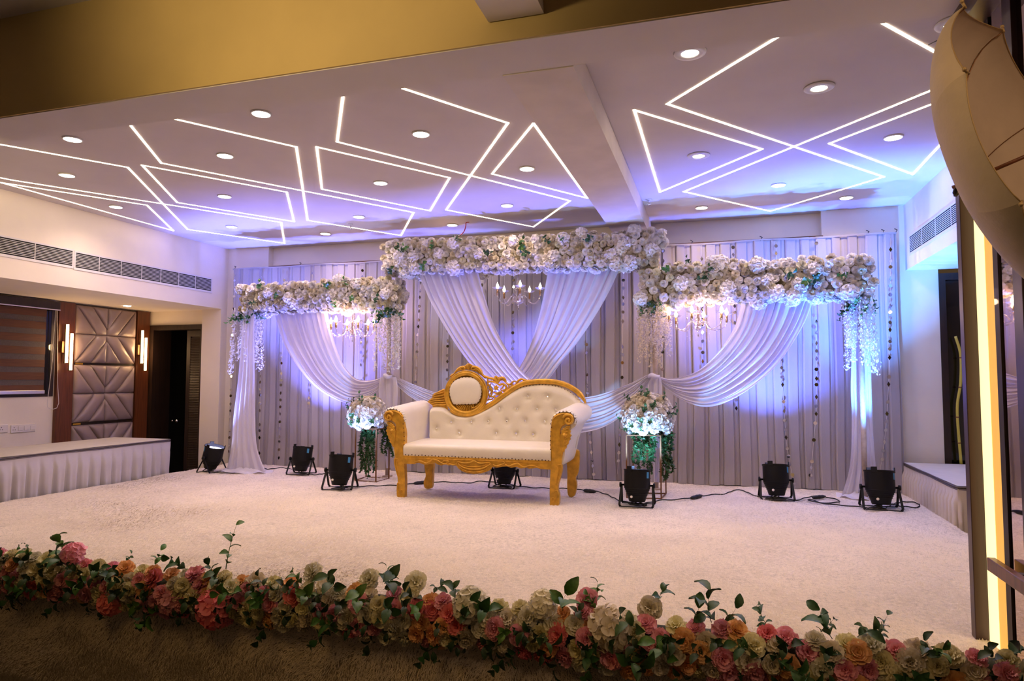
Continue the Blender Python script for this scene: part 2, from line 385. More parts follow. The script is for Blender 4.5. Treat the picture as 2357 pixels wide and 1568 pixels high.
# tufted wall panels
tp = thing('tufted_wall_panel', 'mauve padded wall panel with radiating seams between two wooden pilasters', 'wall panel', (WX+.03, 8.1, 0))
put('backing_board', bx(WX+.001, WX+.02, 7.56, 8.655, FZ, 2.41), M['darkwood'], tp, False)
py0, py1 = 7.565, 8.63
tiers = [(2.395, 1.545), (1.515, .665), (.625, -.225)]
def cushion(poly, T, B):
    n0 = len(poly); pts = []
    for i in range(n0):
        a, b = poly[i], poly[(i+1) % n0]; L_ = math.hypot((a[0]-b[0])*1.06, (a[1]-b[1])*.85); q = max(2, int(L_/.07))
        for k in range(q): pts.append((a[0]+(b[0]-a[0])*k/q, a[1]+(b[1]-a[1])*k/q))
    cx_ = sum(p[0] for p in pts)/len(pts); cy_ = sum(p[1] for p in pts)/len(pts)
    g = G(); n = len(pts); vs = []
    for s_, d in ((.995,.0),(.985,.012),(.95,.028),(.84,.046),(.6,.060),(.3,.066)):
        for u, v in pts:
            uu = cx_+(u-cx_)*s_; vv = cy_+(v-cy_)*s_
            vs.append((WX+.02+d, py0+(py1-py0)*uu, T+(B-T)*vv))
    vs.append((WX+.088, py0+(py1-py0)*cx_, T+(B-T)*cy_)); c = len(vs)-1
    fs = [(r*n+i, r*n+(i+1) % n, (r+1)*n+(i+1) % n, (r+1)*n+i) for r in range(5) for i in range(n)] + [(5*n+i, 5*n+(i+1) % n, c) for i in range(n)]
    return g.add(vs, fs)
cells = [[(0,0),(.33,.5),(0,.5)], [(0,0),(.25,0),(.5,.4),(.5,.5),(.33,.5)], [(.25,0),(.5,0),(.5,.4)]]
allc = []
for c in cells:
    allc += [c, [(1-u, v) for u, v in c], [(u, 1-v) for u, v in c], [(1-u, 1-v) for u, v in c]]
for T, B in tiers:
    for c in allc: put('cushion', cushion(c, T, B), M['tuft'], tp)
for z in (1.53, .645):
    put('gold_joint_strip', bx(WX+.02, WX+.03, 7.60, 7.72, z-.012, z+.012), M['gold'], tp, False)
# LED sconces
for (px, lab) in ((150, 'twin tube wall light glowing on the pilaster beside the window blind'), (325, 'twin tube wall light glowing on the pilaster beside the door')):
    o = thing('wall_sconce', lab, 'wall light', onX(px, 800, WX+.06), 'twin tube wall lights')
    if px == 150: a, b = [(157,747),(152,835)], [(167,768),(162,852)]
    else: a, b = [(329,761),(326,836)], [(337,778),(334,853)]
    for q, (p0, p1) in enumerate((a, b)):
        x_ = WX+.13+.03*q
        A = Vector(onX(*p0, x_)); Bq = Vector(onX(*p1, x_)); yy = (A.y+Bq.y)/2
        put('light_tube', G().tube([(x_,yy,Bq.z),(x_,yy,A.z)], .017, 10), M['ledside'], o)
        put('tube_backing', bx(x_-.035, x_-.018, yy-.015, yy+.015, Bq.z-.01, A.z-.0), M['darkwood'], o, False)
        if q == 0: yy0 = yy; zm = (A.z+Bq.z)/2
    put('bracket', bx(WX+.05, WX+.10, yy0-.05, yy+.03, zm-.13, zm+.03), M['rust'], o, False)
    lamp('POINT', (WX+.19, (yy0+yy)/2, zm-.05), 3.0, (1.0,.60,.28), .05)
# socket plates
for px0, px1, py, nm, lab in ((-14, 17, 986, 1, 'white three pin socket plate on wall under the blind'), (24, 80, 984, 4, 'wide white socket and switch plate on wall below blind')):
    y0 = onX(px0, py, WX)[1]; y1 = onX(px1, py, WX)[1]; zc = onX(px1, py, WX)[2]
    o = thing('socket_plate', lab, 'socket', (WX, (y0+y1)/2, zc-.05))
    put('plate', bx(WX, WX+.012, y0, y1, zc-.055, zc+.05), M['plastic'], o, True, .004)
    for k in range(nm):
        yk = y0+(y1-y0)*(k+.5)/nm
        if k == 0:
            for dy, dz in ((0,.018),(-.015,-.014),(.015,-.014)):
                put('pin_hole', bx(WX+.0121, WX+.0128, yk+dy-.005, yk+dy+.005, zc+dz-.005, zc+dz+.005), M['void'], o, False)
        else:
            put('switch_rocker', bx(WX+.012, WX+.018, yk-.032, yk+.032, zc-.03, zc+.03), M['plastic'], o, True, .003)
# linear air vents
def vent(name, x, yr, z0, z1, nd, lab, side):
    o = thing(name, lab, 'air vent', (x, (yr[0]+yr[1])/2, z0))
    s = 1 if side == 'L' else -1
    put('vent_recess', bx(min(x,x+s*.002), max(x,x+s*.002), yr[0], yr[1], z0, z1), M['void'], o, False)
    X0, X1 = sorted((x+s*.002, x+s*.007))
    put('frame', G().box(X0,X1,yr[0]-.02,yr[1]+.02,z1,z1+.02).box(X0,X1,yr[0]-.02,yr[1]+.02,z0-.03,z0).box(X0,X1,yr[0]-.02,yr[0],z0,z1).box(X0,X1,yr[1],yr[1]+.02,z0,z1), M['grille'], o, False)
    n = 10
    for k in range(1, n):
        z = z0+(z1-z0)*k/n
        put('slat', bx(X0, X1, yr[0], yr[1], z-.0026, z+.0026), M['grille'], o, False)
    for k in range(1, nd):
        y = yr[0]+(yr[1]-yr[0])*k/nd
        put('divider', bx(X0, X1, y-.004, y+.004, z0, z1), M['grille'], o, False)
a = onX(486,644,LX); b = onX(486,672,LX); c = onX(174,583,LX); d = onX(170,581,LX)
vent('air_vent', LX, (c[1], a[1]), b[2]+.01, a[2]+.005, 7, 'long slotted air vent on left bulkhead, its half nearer the door', 'L')
vent('air_vent', LX, (3.9, d[1]-.02), b[2]+.02, a[2]+.015, 5, 'long slotted air vent on left bulkhead, its half above the blind', 'L')
a = onX(2094,546,RX); b = onX(2097,581,RX)
vent('air_vent', RX, (5.4, a[1]), b[2], a[2], 7, 'slotted air vent on the right bulkhead in blue light', 'R')
# ------------------------------------------------------------------ ceiling LED lines
def strip_seg(g, a, b, wd=.009):
    a = Vector(a); b = Vector(b); d = (b-a).normalized(); n_ = Vector((-d.y, d.x, 0))*wd; a = a-d*wd; b = b+d*wd
    z0, z1 = CZ-.004, CZ-.0005
    g.hexa([(*(a-n_).xy, z0), (*(b-n_).xy, z0), (*(b+n_).xy, z0), (*(a+n_).xy, z0), (*(a-n_).xy, z1), (*(b-n_).xy, z1), (*(b+n_).xy, z1), (*(a+n_).xy, z1)])
def cp(p): return Vector(onZ(p[0], p[1], CZ))
def isect(a, b, c, d):
    a, b, c, d = map(cp, (a, b, c, d)); r = b-a; s = d-c
    t = ((c-a).x*s.y-(c-a).y*s.x)/(r.x*s.y-r.y*s.x); return a+r*t
BACK = 3.8   # strips run on behind the front beam
def ext(a, b):   # extend from b through a until y=3.88 (behind the front beam)
    A, B = cp(a), cp(b); d = A-B; t = (3.9-B.y)/d.y; return B+d*t
leds = [
 ('long zigzag light line on ceiling beside the left bulkhead', [ext((0,332),(294,385)), (294,385),(432,528),(655,560),(647,512),(26,414), cp((26,414))+(cp((26,414))-cp((45,432)))*0+Vector((-.25,-.75,0))]),
 ('narrow closed triangle of light nearest the left bulkhead', [(2,420),(338,472),(399,531),'c']),
 ('zigzag light line crossing itself in middle of left ceiling', [ext((302,290),(371,375)),(371,375),(952,489),(923,542),(708,507),(682,338),ext((400,273),(682,338))]),
 ('closed four sided light outline over the left flower beam', [(327,380),(660,442),(677,510),(408,466),'c']),
 ('zigzag light line crossing itself left of the ceiling beam', [ext((790,217),(776,326)),(776,326),(1312,462),(1228,522),(1027,483),(1169,283),ext((918,200),(1169,283))]),
 ('closed four sided light outline in centre of left ceiling', [(729,338),(1035,409),(990,485),(741,435),'c']),
 ('closed triangle of light touching the ceiling beam', [(1228,284),(1352,456),(1133,400),'c']),
 ('large crossing light line on ceiling right of the beam', [ext((1786,87),(1536,239)),(1536,239),(2034,407),(1773,486),(1574,441), isect((1574,441),(2167,198),(2033,53),(2183,136)), ext((2033,53),(2183,136))]),
 ('closed triangle of light just right of ceiling beam', [(1460,253),(1754,343),(1519,442),'c']),
 ('triangle of light beside the right bulkhead', [isect((1909,330),(2164,232),(2101,401),(2169,328)),(1909,330),(2101,401),'c']),
]
for lab, pts in leds:
    closed = pts[-1] == 'c'
    if closed: pts = pts[:-1]
    W_ = [p if isinstance(p, Vector) else cp(p) for p in pts]
    o = thing('ceiling_light_line', lab, 'ceiling light', (W_[0].x, W_[0].y, CZ))
    m = len(W_)
    for i in range(m if closed else m-1):
        g = G(); strip_seg(g, W_[i], W_[(i+1) % m]); put('light_strip', g, M['led'], o, False)
# downlights
DL = [(167,319,'beside the front beam over the left corner'),(154,402,'inside the long line by left bulkhead'),(267,475,'inside the narrow triangle by left bulkhead'),
 (601,260,'close to front beam between two crossing lines'),(518,357,'inside upper half of the left crossing line'),(517,451,'inside the four sided outline over left flowers'),
 (533,521,'inside the far end of the left zigzag'),(969,307,'inside large outline left of ceiling beam'),(876,420,'inside the central four sided outline'),
 (826,498,'inside far loop next to the sprinkler'),(749,537,'beyond the outlines nearest the left flower beam'),(1041,517,'beside the hanging red wire'),
 (1213,387,'inside the triangle touching the ceiling beam'),(1167,472,'inside the loop above the centre flower beam'),(1588,119,'close to front beam with recessed bright bulb'),
 (1885,200,'inside the biggest right outline with recessed bright bulb'),(1608,357,'inside triangle just right of ceiling beam'),(2056,315,'inside triangle beside right bulkhead'),
 (1792,425,'inside the loop over the right flower beam'),(1615,477,'in the corner next to the ceiling beam end'),(1948,454,'over the right end of right flower beam'),(2197,52,'half hidden behind the parasol')]
for i, (px, py, lab) in enumerate(DL):
    p = cp((px, py)); hal = i in (14, 15, 16, 21)
    o = thing('downlight', 'round ceiling downlight '+lab, 'downlight', (p.x, p.y, CZ-.004), 'ceiling downlights')
    R_ = .068
    if hal:
        put('trim_ring', G().lathe([(.055,-.004),(.058,-.012),(.10,-.008),(.104,0),(.055,0)], 28), M['ring'], o, local=True)
        put('light_disc', G().lathe([(.001,-.007),(.054,-.007),(.054,-.002)], 24), M['disc'], o, local=True)
    else:
        put('trim_ring', G().lathe([(R_,-.003),(R_+.002,-.010),(R_+.010,-.008),(R_+.011,.003),(R_,.003)], 28), M['ring'], o, local=True)
        put('light_disc', G().lathe([(.001,-.008),(R_,-.008),(R_,-.001)], 24), M['disc'], o, local=True)
    lamp('SPOT', (p.x, p.y, CZ-.03), 28, WARM, .06, (p.x, p.y, 0), 2.7, 1.0)
o = thing('downlight', 'small round downlight in the soffit above the padded wall panel', 'downlight', onZ(293,704,2.42))
put('light_disc', G().lathe([(.001,-.008),(.05,-.008),(.05,-.001)], 24), M['disc'], o, local=True)
lamp('SPOT', tuple(Vector(o.location)+Vector((0,0,-.03))), 4, WARM, .05, tuple(Vector(o.location)+Vector((0,0,-1))), 2.4)
# sprinklers and red wire
for (px, py, lab) in ((807,520,'small chrome sprinkler head hanging from ceiling over left flower beam'),(1494,463,'small sprinkler head beside the end of ceiling beam')):
    p = cp((px, py-4)); o = thing('sprinkler_head', lab, 'sprinkler', (p.x,p.y,CZ), 'ceiling sprinklers')
    put('escutcheon', G().lathe([(.035,0),(.03,-.008),(.01,-.012)], 16), M['ring'], o, local=True)
    put('body', G().lathe([(.009,-.01),(.011,-.035),(.006,-.05)], 10).bar((-.015,0,-.035),(-.015,0,-.065),.004,.004).bar((.015,0,-.035),(.015,0,-.065),.004,.004).lathe([(.001,-.064),(.024,-.066),(.024,-.069),(.001,-.07)],12), M['chrome'], o, local=True)
p0 = Vector(onY(1076,505,8.3)); ww = [onY(*q, 8.3) for q in ((1080,504),(1073,506),(1072,514),(1068,526),(1060,534),(1052,539))]
o = thing('loose_wire', 'loose red electrical wire dangling from ceiling above flowers', 'wire', (p0.x, 8.3, CZ))
wq = smoothline(ww, 24); top = CZ-wq[:,2].max(); wq[:,2] += top
put('cord', G().tube(wq[:20], .007, 6), M['red'], o); put('cord_end', G().tube(wq[19:], .006, 6), M['cable'], o)
put('connector', G().box(wq[-1][0]-.05,wq[-1][0]-.01,8.28,8.32,wq[-1][2]-.01,wq[-1][2]+.012), M['plastic'], o, False)
# ================================================================== FUR CARPET
def np_mesh(name, V, nq, mt, tri=False):
    """V (n*4,3) quads or (n*3,3) tris as loose blades"""
    me = bpy.data.meshes.new(name); k = 3 if tri else 4; n = len(V)//k
    me.vertices.add(len(V)); me.vertices.foreach_set('co', V.astype(np.float32).ravel())
    me.loops.add(len(V)); me.loops.foreach_set('vertex_index', np.arange(len(V), dtype=np.int32))
    me.polygons.add(n); me.polygons.foreach_set('loop_start', np.arange(0, len(V), k, dtype=np.int32))
    try: me.polygons.foreach_set('loop_total', np.full(n, k, dtype=np.int32))
    except Exception: pass
    me.materials.append(mt); me.update(calc_edges=True); return me
rng = np.random.default_rng(5)
def wave(x, y, seed, sc_):
    r = np.random.default_rng(seed); out = np.zeros_like(x)
    for _ in range(7):
        a = r.uniform(0, 2*PI); f = r.uniform(.6, 1.9)*sc_; out += np.sin(x*math.cos(a)*f + y*math.sin(a)*f + r.uniform(0, 6.28))
    return out/2.6
def heightf(x, y): return .006*wave(x, y, 3, 5) + .004*wave(x, y, 4, 14)
def blades(n, ylo, yhi, L, W_, xlo=None, xhi=None):
    y = rng.uniform(ylo, yhi, n)
    x = rng.uniform(-7.28, 2.04, n)
    px = 1178.5 + FPX*((x*RR[0]+y*RR[1])/(x*FF[0]+y*FF[1]))
    keep = (px > -60) & (px < 2300+60)
    x, y = x[keep], y[keep]; n = len(x)
    th = 1.3 + .75*wave(x, y, 11, 1.4) + .45*wave(x, y, 12, 4) + rng.normal(0, .45, n)
    lay = .82 + .10*wave(x, y, 13, 2.5) + rng.normal(0, .12, n)
    l = L*rng.uniform(.7, 1.3, n); wd = W_*rng.uniform(.7, 1.3, n)
    d = np.stack([np.cos(th), np.sin(th), np.zeros(n)], 1); s = np.stack([-np.sin(th), np.cos(th), np.zeros(n)], 1)*(wd/2)[:, None]
    b = np.stack([x, y, heightf(x, y)-.006], 1)
    el = np.clip(1.15-lay, .15, 1.3)
    tip = b + d*(l*np.cos(el))[:, None] + np.array([0,0,1.])*(l*np.sin(el))[:, None]
    V = np.stack([b-s, b+s, tip], 1).reshape(-1, 3)
    return V
carpet = G()
carpet.grid(lambda u, v: (-7.28+9.32*u, SE+(8.97-SE)*v, float(heightf(np.array([-7.28+9.32*u]), np.array([SE+(8.97-SE)*v]))[0])-.004), 130, 80)
cpo = put('fur_carpet', carpet, M['furbase'])
tag(cpo, 'cream shaggy fur carpet covering the whole stage and its front edge', 'carpet')
V = np.concatenate([blades(190000, SE, 4.9, .024, .0042), blades(160000, 4.9, 6.6, .023, .0055), blades(120000, 6.6, 8.96, .022, .008)])
pm = np_mesh('pile', V - np.array(cpo.location), 0, M['fur'], True)
o = link(bpy.data.objects.new('pile', pm)); o.parent = cpo; o['kind'] = 'stuff'
# front skirt of the same fur
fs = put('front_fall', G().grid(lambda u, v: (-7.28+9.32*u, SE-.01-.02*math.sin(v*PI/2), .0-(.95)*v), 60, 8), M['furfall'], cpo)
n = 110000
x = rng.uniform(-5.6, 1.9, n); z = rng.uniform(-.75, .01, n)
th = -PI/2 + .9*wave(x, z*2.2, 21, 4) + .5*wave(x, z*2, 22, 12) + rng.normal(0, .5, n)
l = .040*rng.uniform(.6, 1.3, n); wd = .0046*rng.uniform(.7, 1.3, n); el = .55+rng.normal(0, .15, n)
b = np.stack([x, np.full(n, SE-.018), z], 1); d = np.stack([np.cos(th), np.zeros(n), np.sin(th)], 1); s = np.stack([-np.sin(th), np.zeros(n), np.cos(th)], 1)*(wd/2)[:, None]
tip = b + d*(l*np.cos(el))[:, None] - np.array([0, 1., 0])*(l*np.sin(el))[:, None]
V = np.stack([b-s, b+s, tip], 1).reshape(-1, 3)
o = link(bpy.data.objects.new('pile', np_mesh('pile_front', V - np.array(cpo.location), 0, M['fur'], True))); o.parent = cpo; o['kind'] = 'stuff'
# ================================================================== PLEATED BACKDROP
YC = 8.86
bxl = onY(540, 620, YC)[0]; bxr = onY(2062, 543, YC)[0]; ZT = 3.04
bd = thing('backdrop_curtain', 'tall white pleated curtain backdrop across the rear of the stage', 'curtain', ((bxl+bxr)/2, YC, 0))
prof = []; x = bxl; k = 0; rr = random.Random(3)
while x < bxr:
    wide = .108*rr.uniform(.85, 1.2); nar = .072*rr.uniform(.8, 1.25)
    prof += [(x, 0), (x+.008, -.028), (x+.02, -.033), (x+wide*.6, -.027), (x+wide, -.024), (x+wide+.004, -.004), (x+wide+nar*.5, -.012), (x+wide+nar-.006, -.006)]
    x += wide+nar; k += 1
prof = [(min(max(a, bxl), bxr), b) for a, b in prof]
np_ = len(prof)-1
def curt(u, v):
    i = min(int(u*np_+.5), np_); a, b = prof[i]
    z = ZT*(1-v)
    flr = 1+.5*v
    return (a+.012*math.sin(z*2.1+a*3)*(v), YC+b*flr+.006*math.sin(a*9+z*4), z+.006*math.sin(a*7))
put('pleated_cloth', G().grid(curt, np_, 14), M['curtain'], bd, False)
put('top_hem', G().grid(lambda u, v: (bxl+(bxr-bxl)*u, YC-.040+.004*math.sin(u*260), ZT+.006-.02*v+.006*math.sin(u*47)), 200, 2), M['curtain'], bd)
put('support_pipe', G().tube([(onY(618,600,YC+.05)[0], YC+.06, ZT+.02), (onY(1895,560,YC+.05)[0], YC+.06, ZT+.02)], .014, 8), M['rust'], bd)
for (px, py) in ((540,618),(690,612),(1590,557),(1750,560),(1995,545),(2030,543),(2060,543)):
    p = onY(px, py, YC-.03); put('twist_tie', G().tube(smoothline([(p[0],p[1],ZT-.01),(p[0]+.02,p[1]-.01,ZT+.03),(p[0]-.01,p[1],ZT+.05),(p[0]+.03,p[1],ZT+.03)], 10), .004, 5), M['cable'], bd)
# ================================================================== MIRROR SEQUIN STRINGS
gd = G().lathe([(.001,-.002),(.0215,-.002),(.0215,.002),(.001,.002)], 14, Matrix.Rotation(PI/2, 4, 'X')).mesh('disc', M['silver'], False)
gq = G().prism([(0,-.030),(.018,0),(0,.030),(-.018,0)], lambda u, v, w_: (u, -.002+.004*w_, v)).mesh('diamond', M['silver'], False); fix_normals(gq)
strings = [((541,628),(527,1050)),((602,636),(597,1068)),((655,640),(651,750),(642,1062)),((719,625),(713,760),(711,940)),((835,612),(831,780),(832,905)),
 ((972,590),(969,642),(961,790),(956,889)),((1033,600),(1031,775),(1029,880)),((1110,590),(1109,640),(1112,690)),((1184,600),(1181,715),(1180,815)),
 ((1352,600),(1350,770),(1352,890),(1358,1006),(1368,1105)),((1437,600),(1435,640),(1432,871),(1427,1000),(1421,1092)),((1527,570),(1525,820),(1524,884)),((1615,565),(1616,640),(1618,860)),
 ((1687,560),(1691,703),(1693,860),(1695,950)),((1786,556),(1790,720),(1798,828),(1806,965),(1814,1047),(1831,1122)),((1879,550),(1879,703),(1879,923),(1876,981),(1864,1112)),((2050,548),(2049,695),(2047,840),(2040,973),(2030,1056),(2025,1088))]
desc = ['down the left edge of the backdrop','beside the left side drape','second from the left side drape','behind the upper left swag','under the left chandelier','just right of left wrapped post',
 'above the sofa crest, ending behind it','at left edge of the centre drape','hanging below the centre chandelier','passing behind the right sofa arm','left of the right wrapped post','behind the right wrapped post',
 'below the right chandelier','behind the upper right swag','crooked, above the floor light right of centre','straight, left of the right side drape','down the right edge of the backdrop']
rs = random.Random(9)
for k, pts in enumerate(strings):
    W_ = smoothline([onY(px, py, YC-.065) for px, py in pts], 160)
    L = sum(np.linalg.norm(W_[i+1]-W_[i]) for i in range(160))
    o = thing('mirror_garland', 'string of small mirror discs and diamonds '+desc[k], 'garland', tuple(W_[0]), 'mirror sequin strings on the backdrop')
    put('cord', G().tube([W_[i] for i in range(0, 161, 8)], .0022, 4), M['plastic'], o)
    n = int(L/.105)
    for i in range(n):
        f = (i+.5+rs.uniform(-.2,.2))/n; p = W_[int(f*160)]-W_[0]
        if rs.random() < .12: continue
        mt = Matrix.Translation(Vector(p)+Vector((0,-.004,0))) @ Matrix.Rotation(rs.uniform(-.55,.55), 4, 'Z') @ Matrix.Rotation(rs.uniform(-.25,.25), 4, 'X')
        dia = (i % 4 in (1, 3)) if k % 2 else (i % 3 == 1)
        inst('mirror_diamond' if dia else 'mirror_disc', gq if dia else gd, o, mt)
# ================================================================== FLOWERS
def petal(g, base, ang, tilt, L, W_, cup, ruf, rnd_, nl=3, nw=4, curl=0.0):
    """one petal: rises from base at 'tilt' from the vertical, heading 'ang'"""
    c, s_ = math.cos(ang), math.sin(ang); vs = []
    for i in range(nl+1):
        s = i/nl; t = tilt + curl*s*s
        if i == 0: r = 0; h = 0
        else:
            r += L/nl*math.sin(t); h += L/nl*math.cos(t)
        wd = W_*(.30+.85*math.sin(min(1, s*1.05)*PI*.62))
        for j in range(nw+1):
            q = j/nw*2-1
            side = q*wd; up = cup*q*q*W_*s
            rr_ = r - up*math.cos(t) ; hh = h + up*math.sin(t)
            if ruf and i == nl:
                e = ruf*(1 if j % 2 else -1)*rnd_.uniform(.5, 1.2); rr_ += e*math.cos(t)*L; hh += -e*math.sin(t)*L + ruf*.4*L*rnd_.uniform(-1, 1)
            if i == nl: hh -= .14*L*q*q*math.cos(t); rr_ -= .14*L*q*q*math.sin(t)
            vs.append((base[0]+c*rr_-s_*side, base[1]+s_*rr_+c*side, base[2]+hh))
    w1 = nw+1
    g.add(vs, [(i*w1+j, (i+1)*w1+j, (i+1)*w1+j+1, i*w1+j+1) for i in range(nl) for j in range(nw)])
def carnation(seed, fine=True):
    r = random.Random(seed); g = G()
    rings = [(3,.15,.74,.24),(5,.45,.84,.29),(7,.78,.93,.34),(9,1.10,1.0,.37),(9,1.42,1.0,.38),(8,1.75,.92,.38)] if fine else [(4,.3,.82,.28),(7,.8,.95,.34),(8,1.25,1.0,.38),(7,1.6,.95,.38)]
    for n, t, L, W_ in rings:
        for k in range(n):
            petal(g, (0,0,-.15+.05*r.random()), 2*PI*(k+r.uniform(-.3,.3))/n+t*3, t*.8+r.uniform(-.16,.16), L*r.uniform(.82,1.1), W_, r.uniform(-.1,.5), .085 if fine else .09, r, 3, 6 if fine else 4, t*.35+r.uniform(-.1,.25))
    return g
def rose(seed, fine=True):
    r = random.Random(seed); g = G()
    rings = [(3,.05,.62,.22),(4,.18,.72,.30),(5,.42,.80,.36),(6,.75,.90,.40),(7,1.10,1.0,.42),(7,1.45,1.0,.42)] if fine else [(3,.08,.7,.26),(5,.42,.85,.36),(6,.85,.95,.40),(7,1.3,1.0,.42)]
    for n, t, L, W_ in rings:
        for k in range(n):
            petal(g, (0,0,-.2), 2*PI*(k+r.uniform(-.15,.15))/n+t*5, t+r.uniform(-.06,.06), L*r.uniform(.90,1.06), W_, .6, .035, r, 3, 4, .25+r.uniform(0,.35))
    return g
def hydrangea(seed, nfl=34):
    r = random.Random(seed); g = G(); ga = PI*(3-5**.5)
    for i in range(nfl):
        z = 1-1.25*(i+.5)/nfl; q = math.sqrt(max(0, 1-z*z)); a = i*ga
        nrm = Vector((math.cos(a)*q, math.sin(a)*q, z)); sub = G()
        for k in range(4): petal(sub, (0,0,0), PI/2*k+r.random()*.4, 1.15+r.uniform(-.3,.3), .42, .20, .15, .03, r, 3, 4, .2)
        mt = Matrix.Translation(nrm*r.uniform(.68,.82)) @ nrm.to_track_quat('Z', 'Y').to_matrix().to_4x4() @ Matrix.Rotation(r.random()*6, 4, 'Z')
        g.add([mt @ Vector(p) for p in sub.v], sub.f)
    return g
def leafmesh(seed, L=1.0, W_=.42, n=4):
    r = random.Random(seed); g = G(); vs = []
    for i in range(n+1):
        s = i/n; wd = W_*math.sin(PI*min(.98, s*.92+.05))**.8*(1-.25*s); z = .18*math.sin(s*PI)-.1*s*s
        vs += [(s*L, -wd, z+.10), (s*L, 0, z), (s*L, wd, z+.10)]
    return g.add(vs, [(i*3+j, i*3+3+j, i*3+4+j, i*3+1+j) for i in range(n) for j in range(2)])
def sprig(seed, nl=8, L=1.0, ls=.34, wd=.42, droop=.3, spread=1.0, pointed=False):
    """stem along +Z with alternating leaves"""
    r = random.Random(seed); g = G(); P = []
    a0 = r.random()*6.28
    for i in range(9):
        s = i/8; P.append(Vector((droop*s*s*math.cos(a0)*L, droop*s*s*math.sin(a0)*L, s*L)))
    g.tube(P, [.012*L*(1.2-i/9) for i in range(9)], 4)
    for k in range(nl):
        s = .2+.8*k/(nl-1) if nl > 1 else 1; p = P[min(8, int(s*8))]
        lm = leafmesh(seed*10+k, 1, wd)
        an = k*2.4+r.uniform(-.4,.4); el = r.uniform(.1, .8)*spread
        d = Vector((math.cos(an)*math.cos(el), math.sin(an)*math.cos(el), math.sin(el))).normalized()
        mt = Matrix.Translation(p) @ d.to_track_quat('X', 'Z').to_matrix().to_4x4() @ Matrix.Rotation(r.uniform(-.6,.6), 4, 'X') @ Matrix.Scale(ls*L*r.uniform(.8,1.2), 4)
        g.add([mt @ Vector(q) for q in lm.v], lm.f)
    return g
FM = {}
def fmesh(kind, col):
    key = (kind, col)
    if key not in FM:
        k, seed = kind[0], int(kind[1:])
        g = {'c': lambda: carnation(seed), 'r': lambda: rose(seed), 's': lambda: carnation(seed, False), 't': lambda: rose(seed, False), 'h': lambda: hydrangea(seed), 'y': lambda: hydrangea(seed, 30)}[k]()
        FM[key] = g.mesh('petals_'+kind+col, M[col])
    return FM[key]
SPR = {}
def sprmesh(seed, col, **k):
    key = (seed, col, tuple(k.items()))
    if key not in SPR: SPR[key] = sprig(seed, **k).mesh('sprig', M[col])
    return SPR[key]
def aim(p, d, s, spin):
    return Matrix.Translation(p) @ Vector(d).normalized().to_track_quat('Z', 'Y').to_matrix().to_4x4() @ Matrix.Rotation(spin, 4, 'Z') @ Matrix.Scale(s, 4)
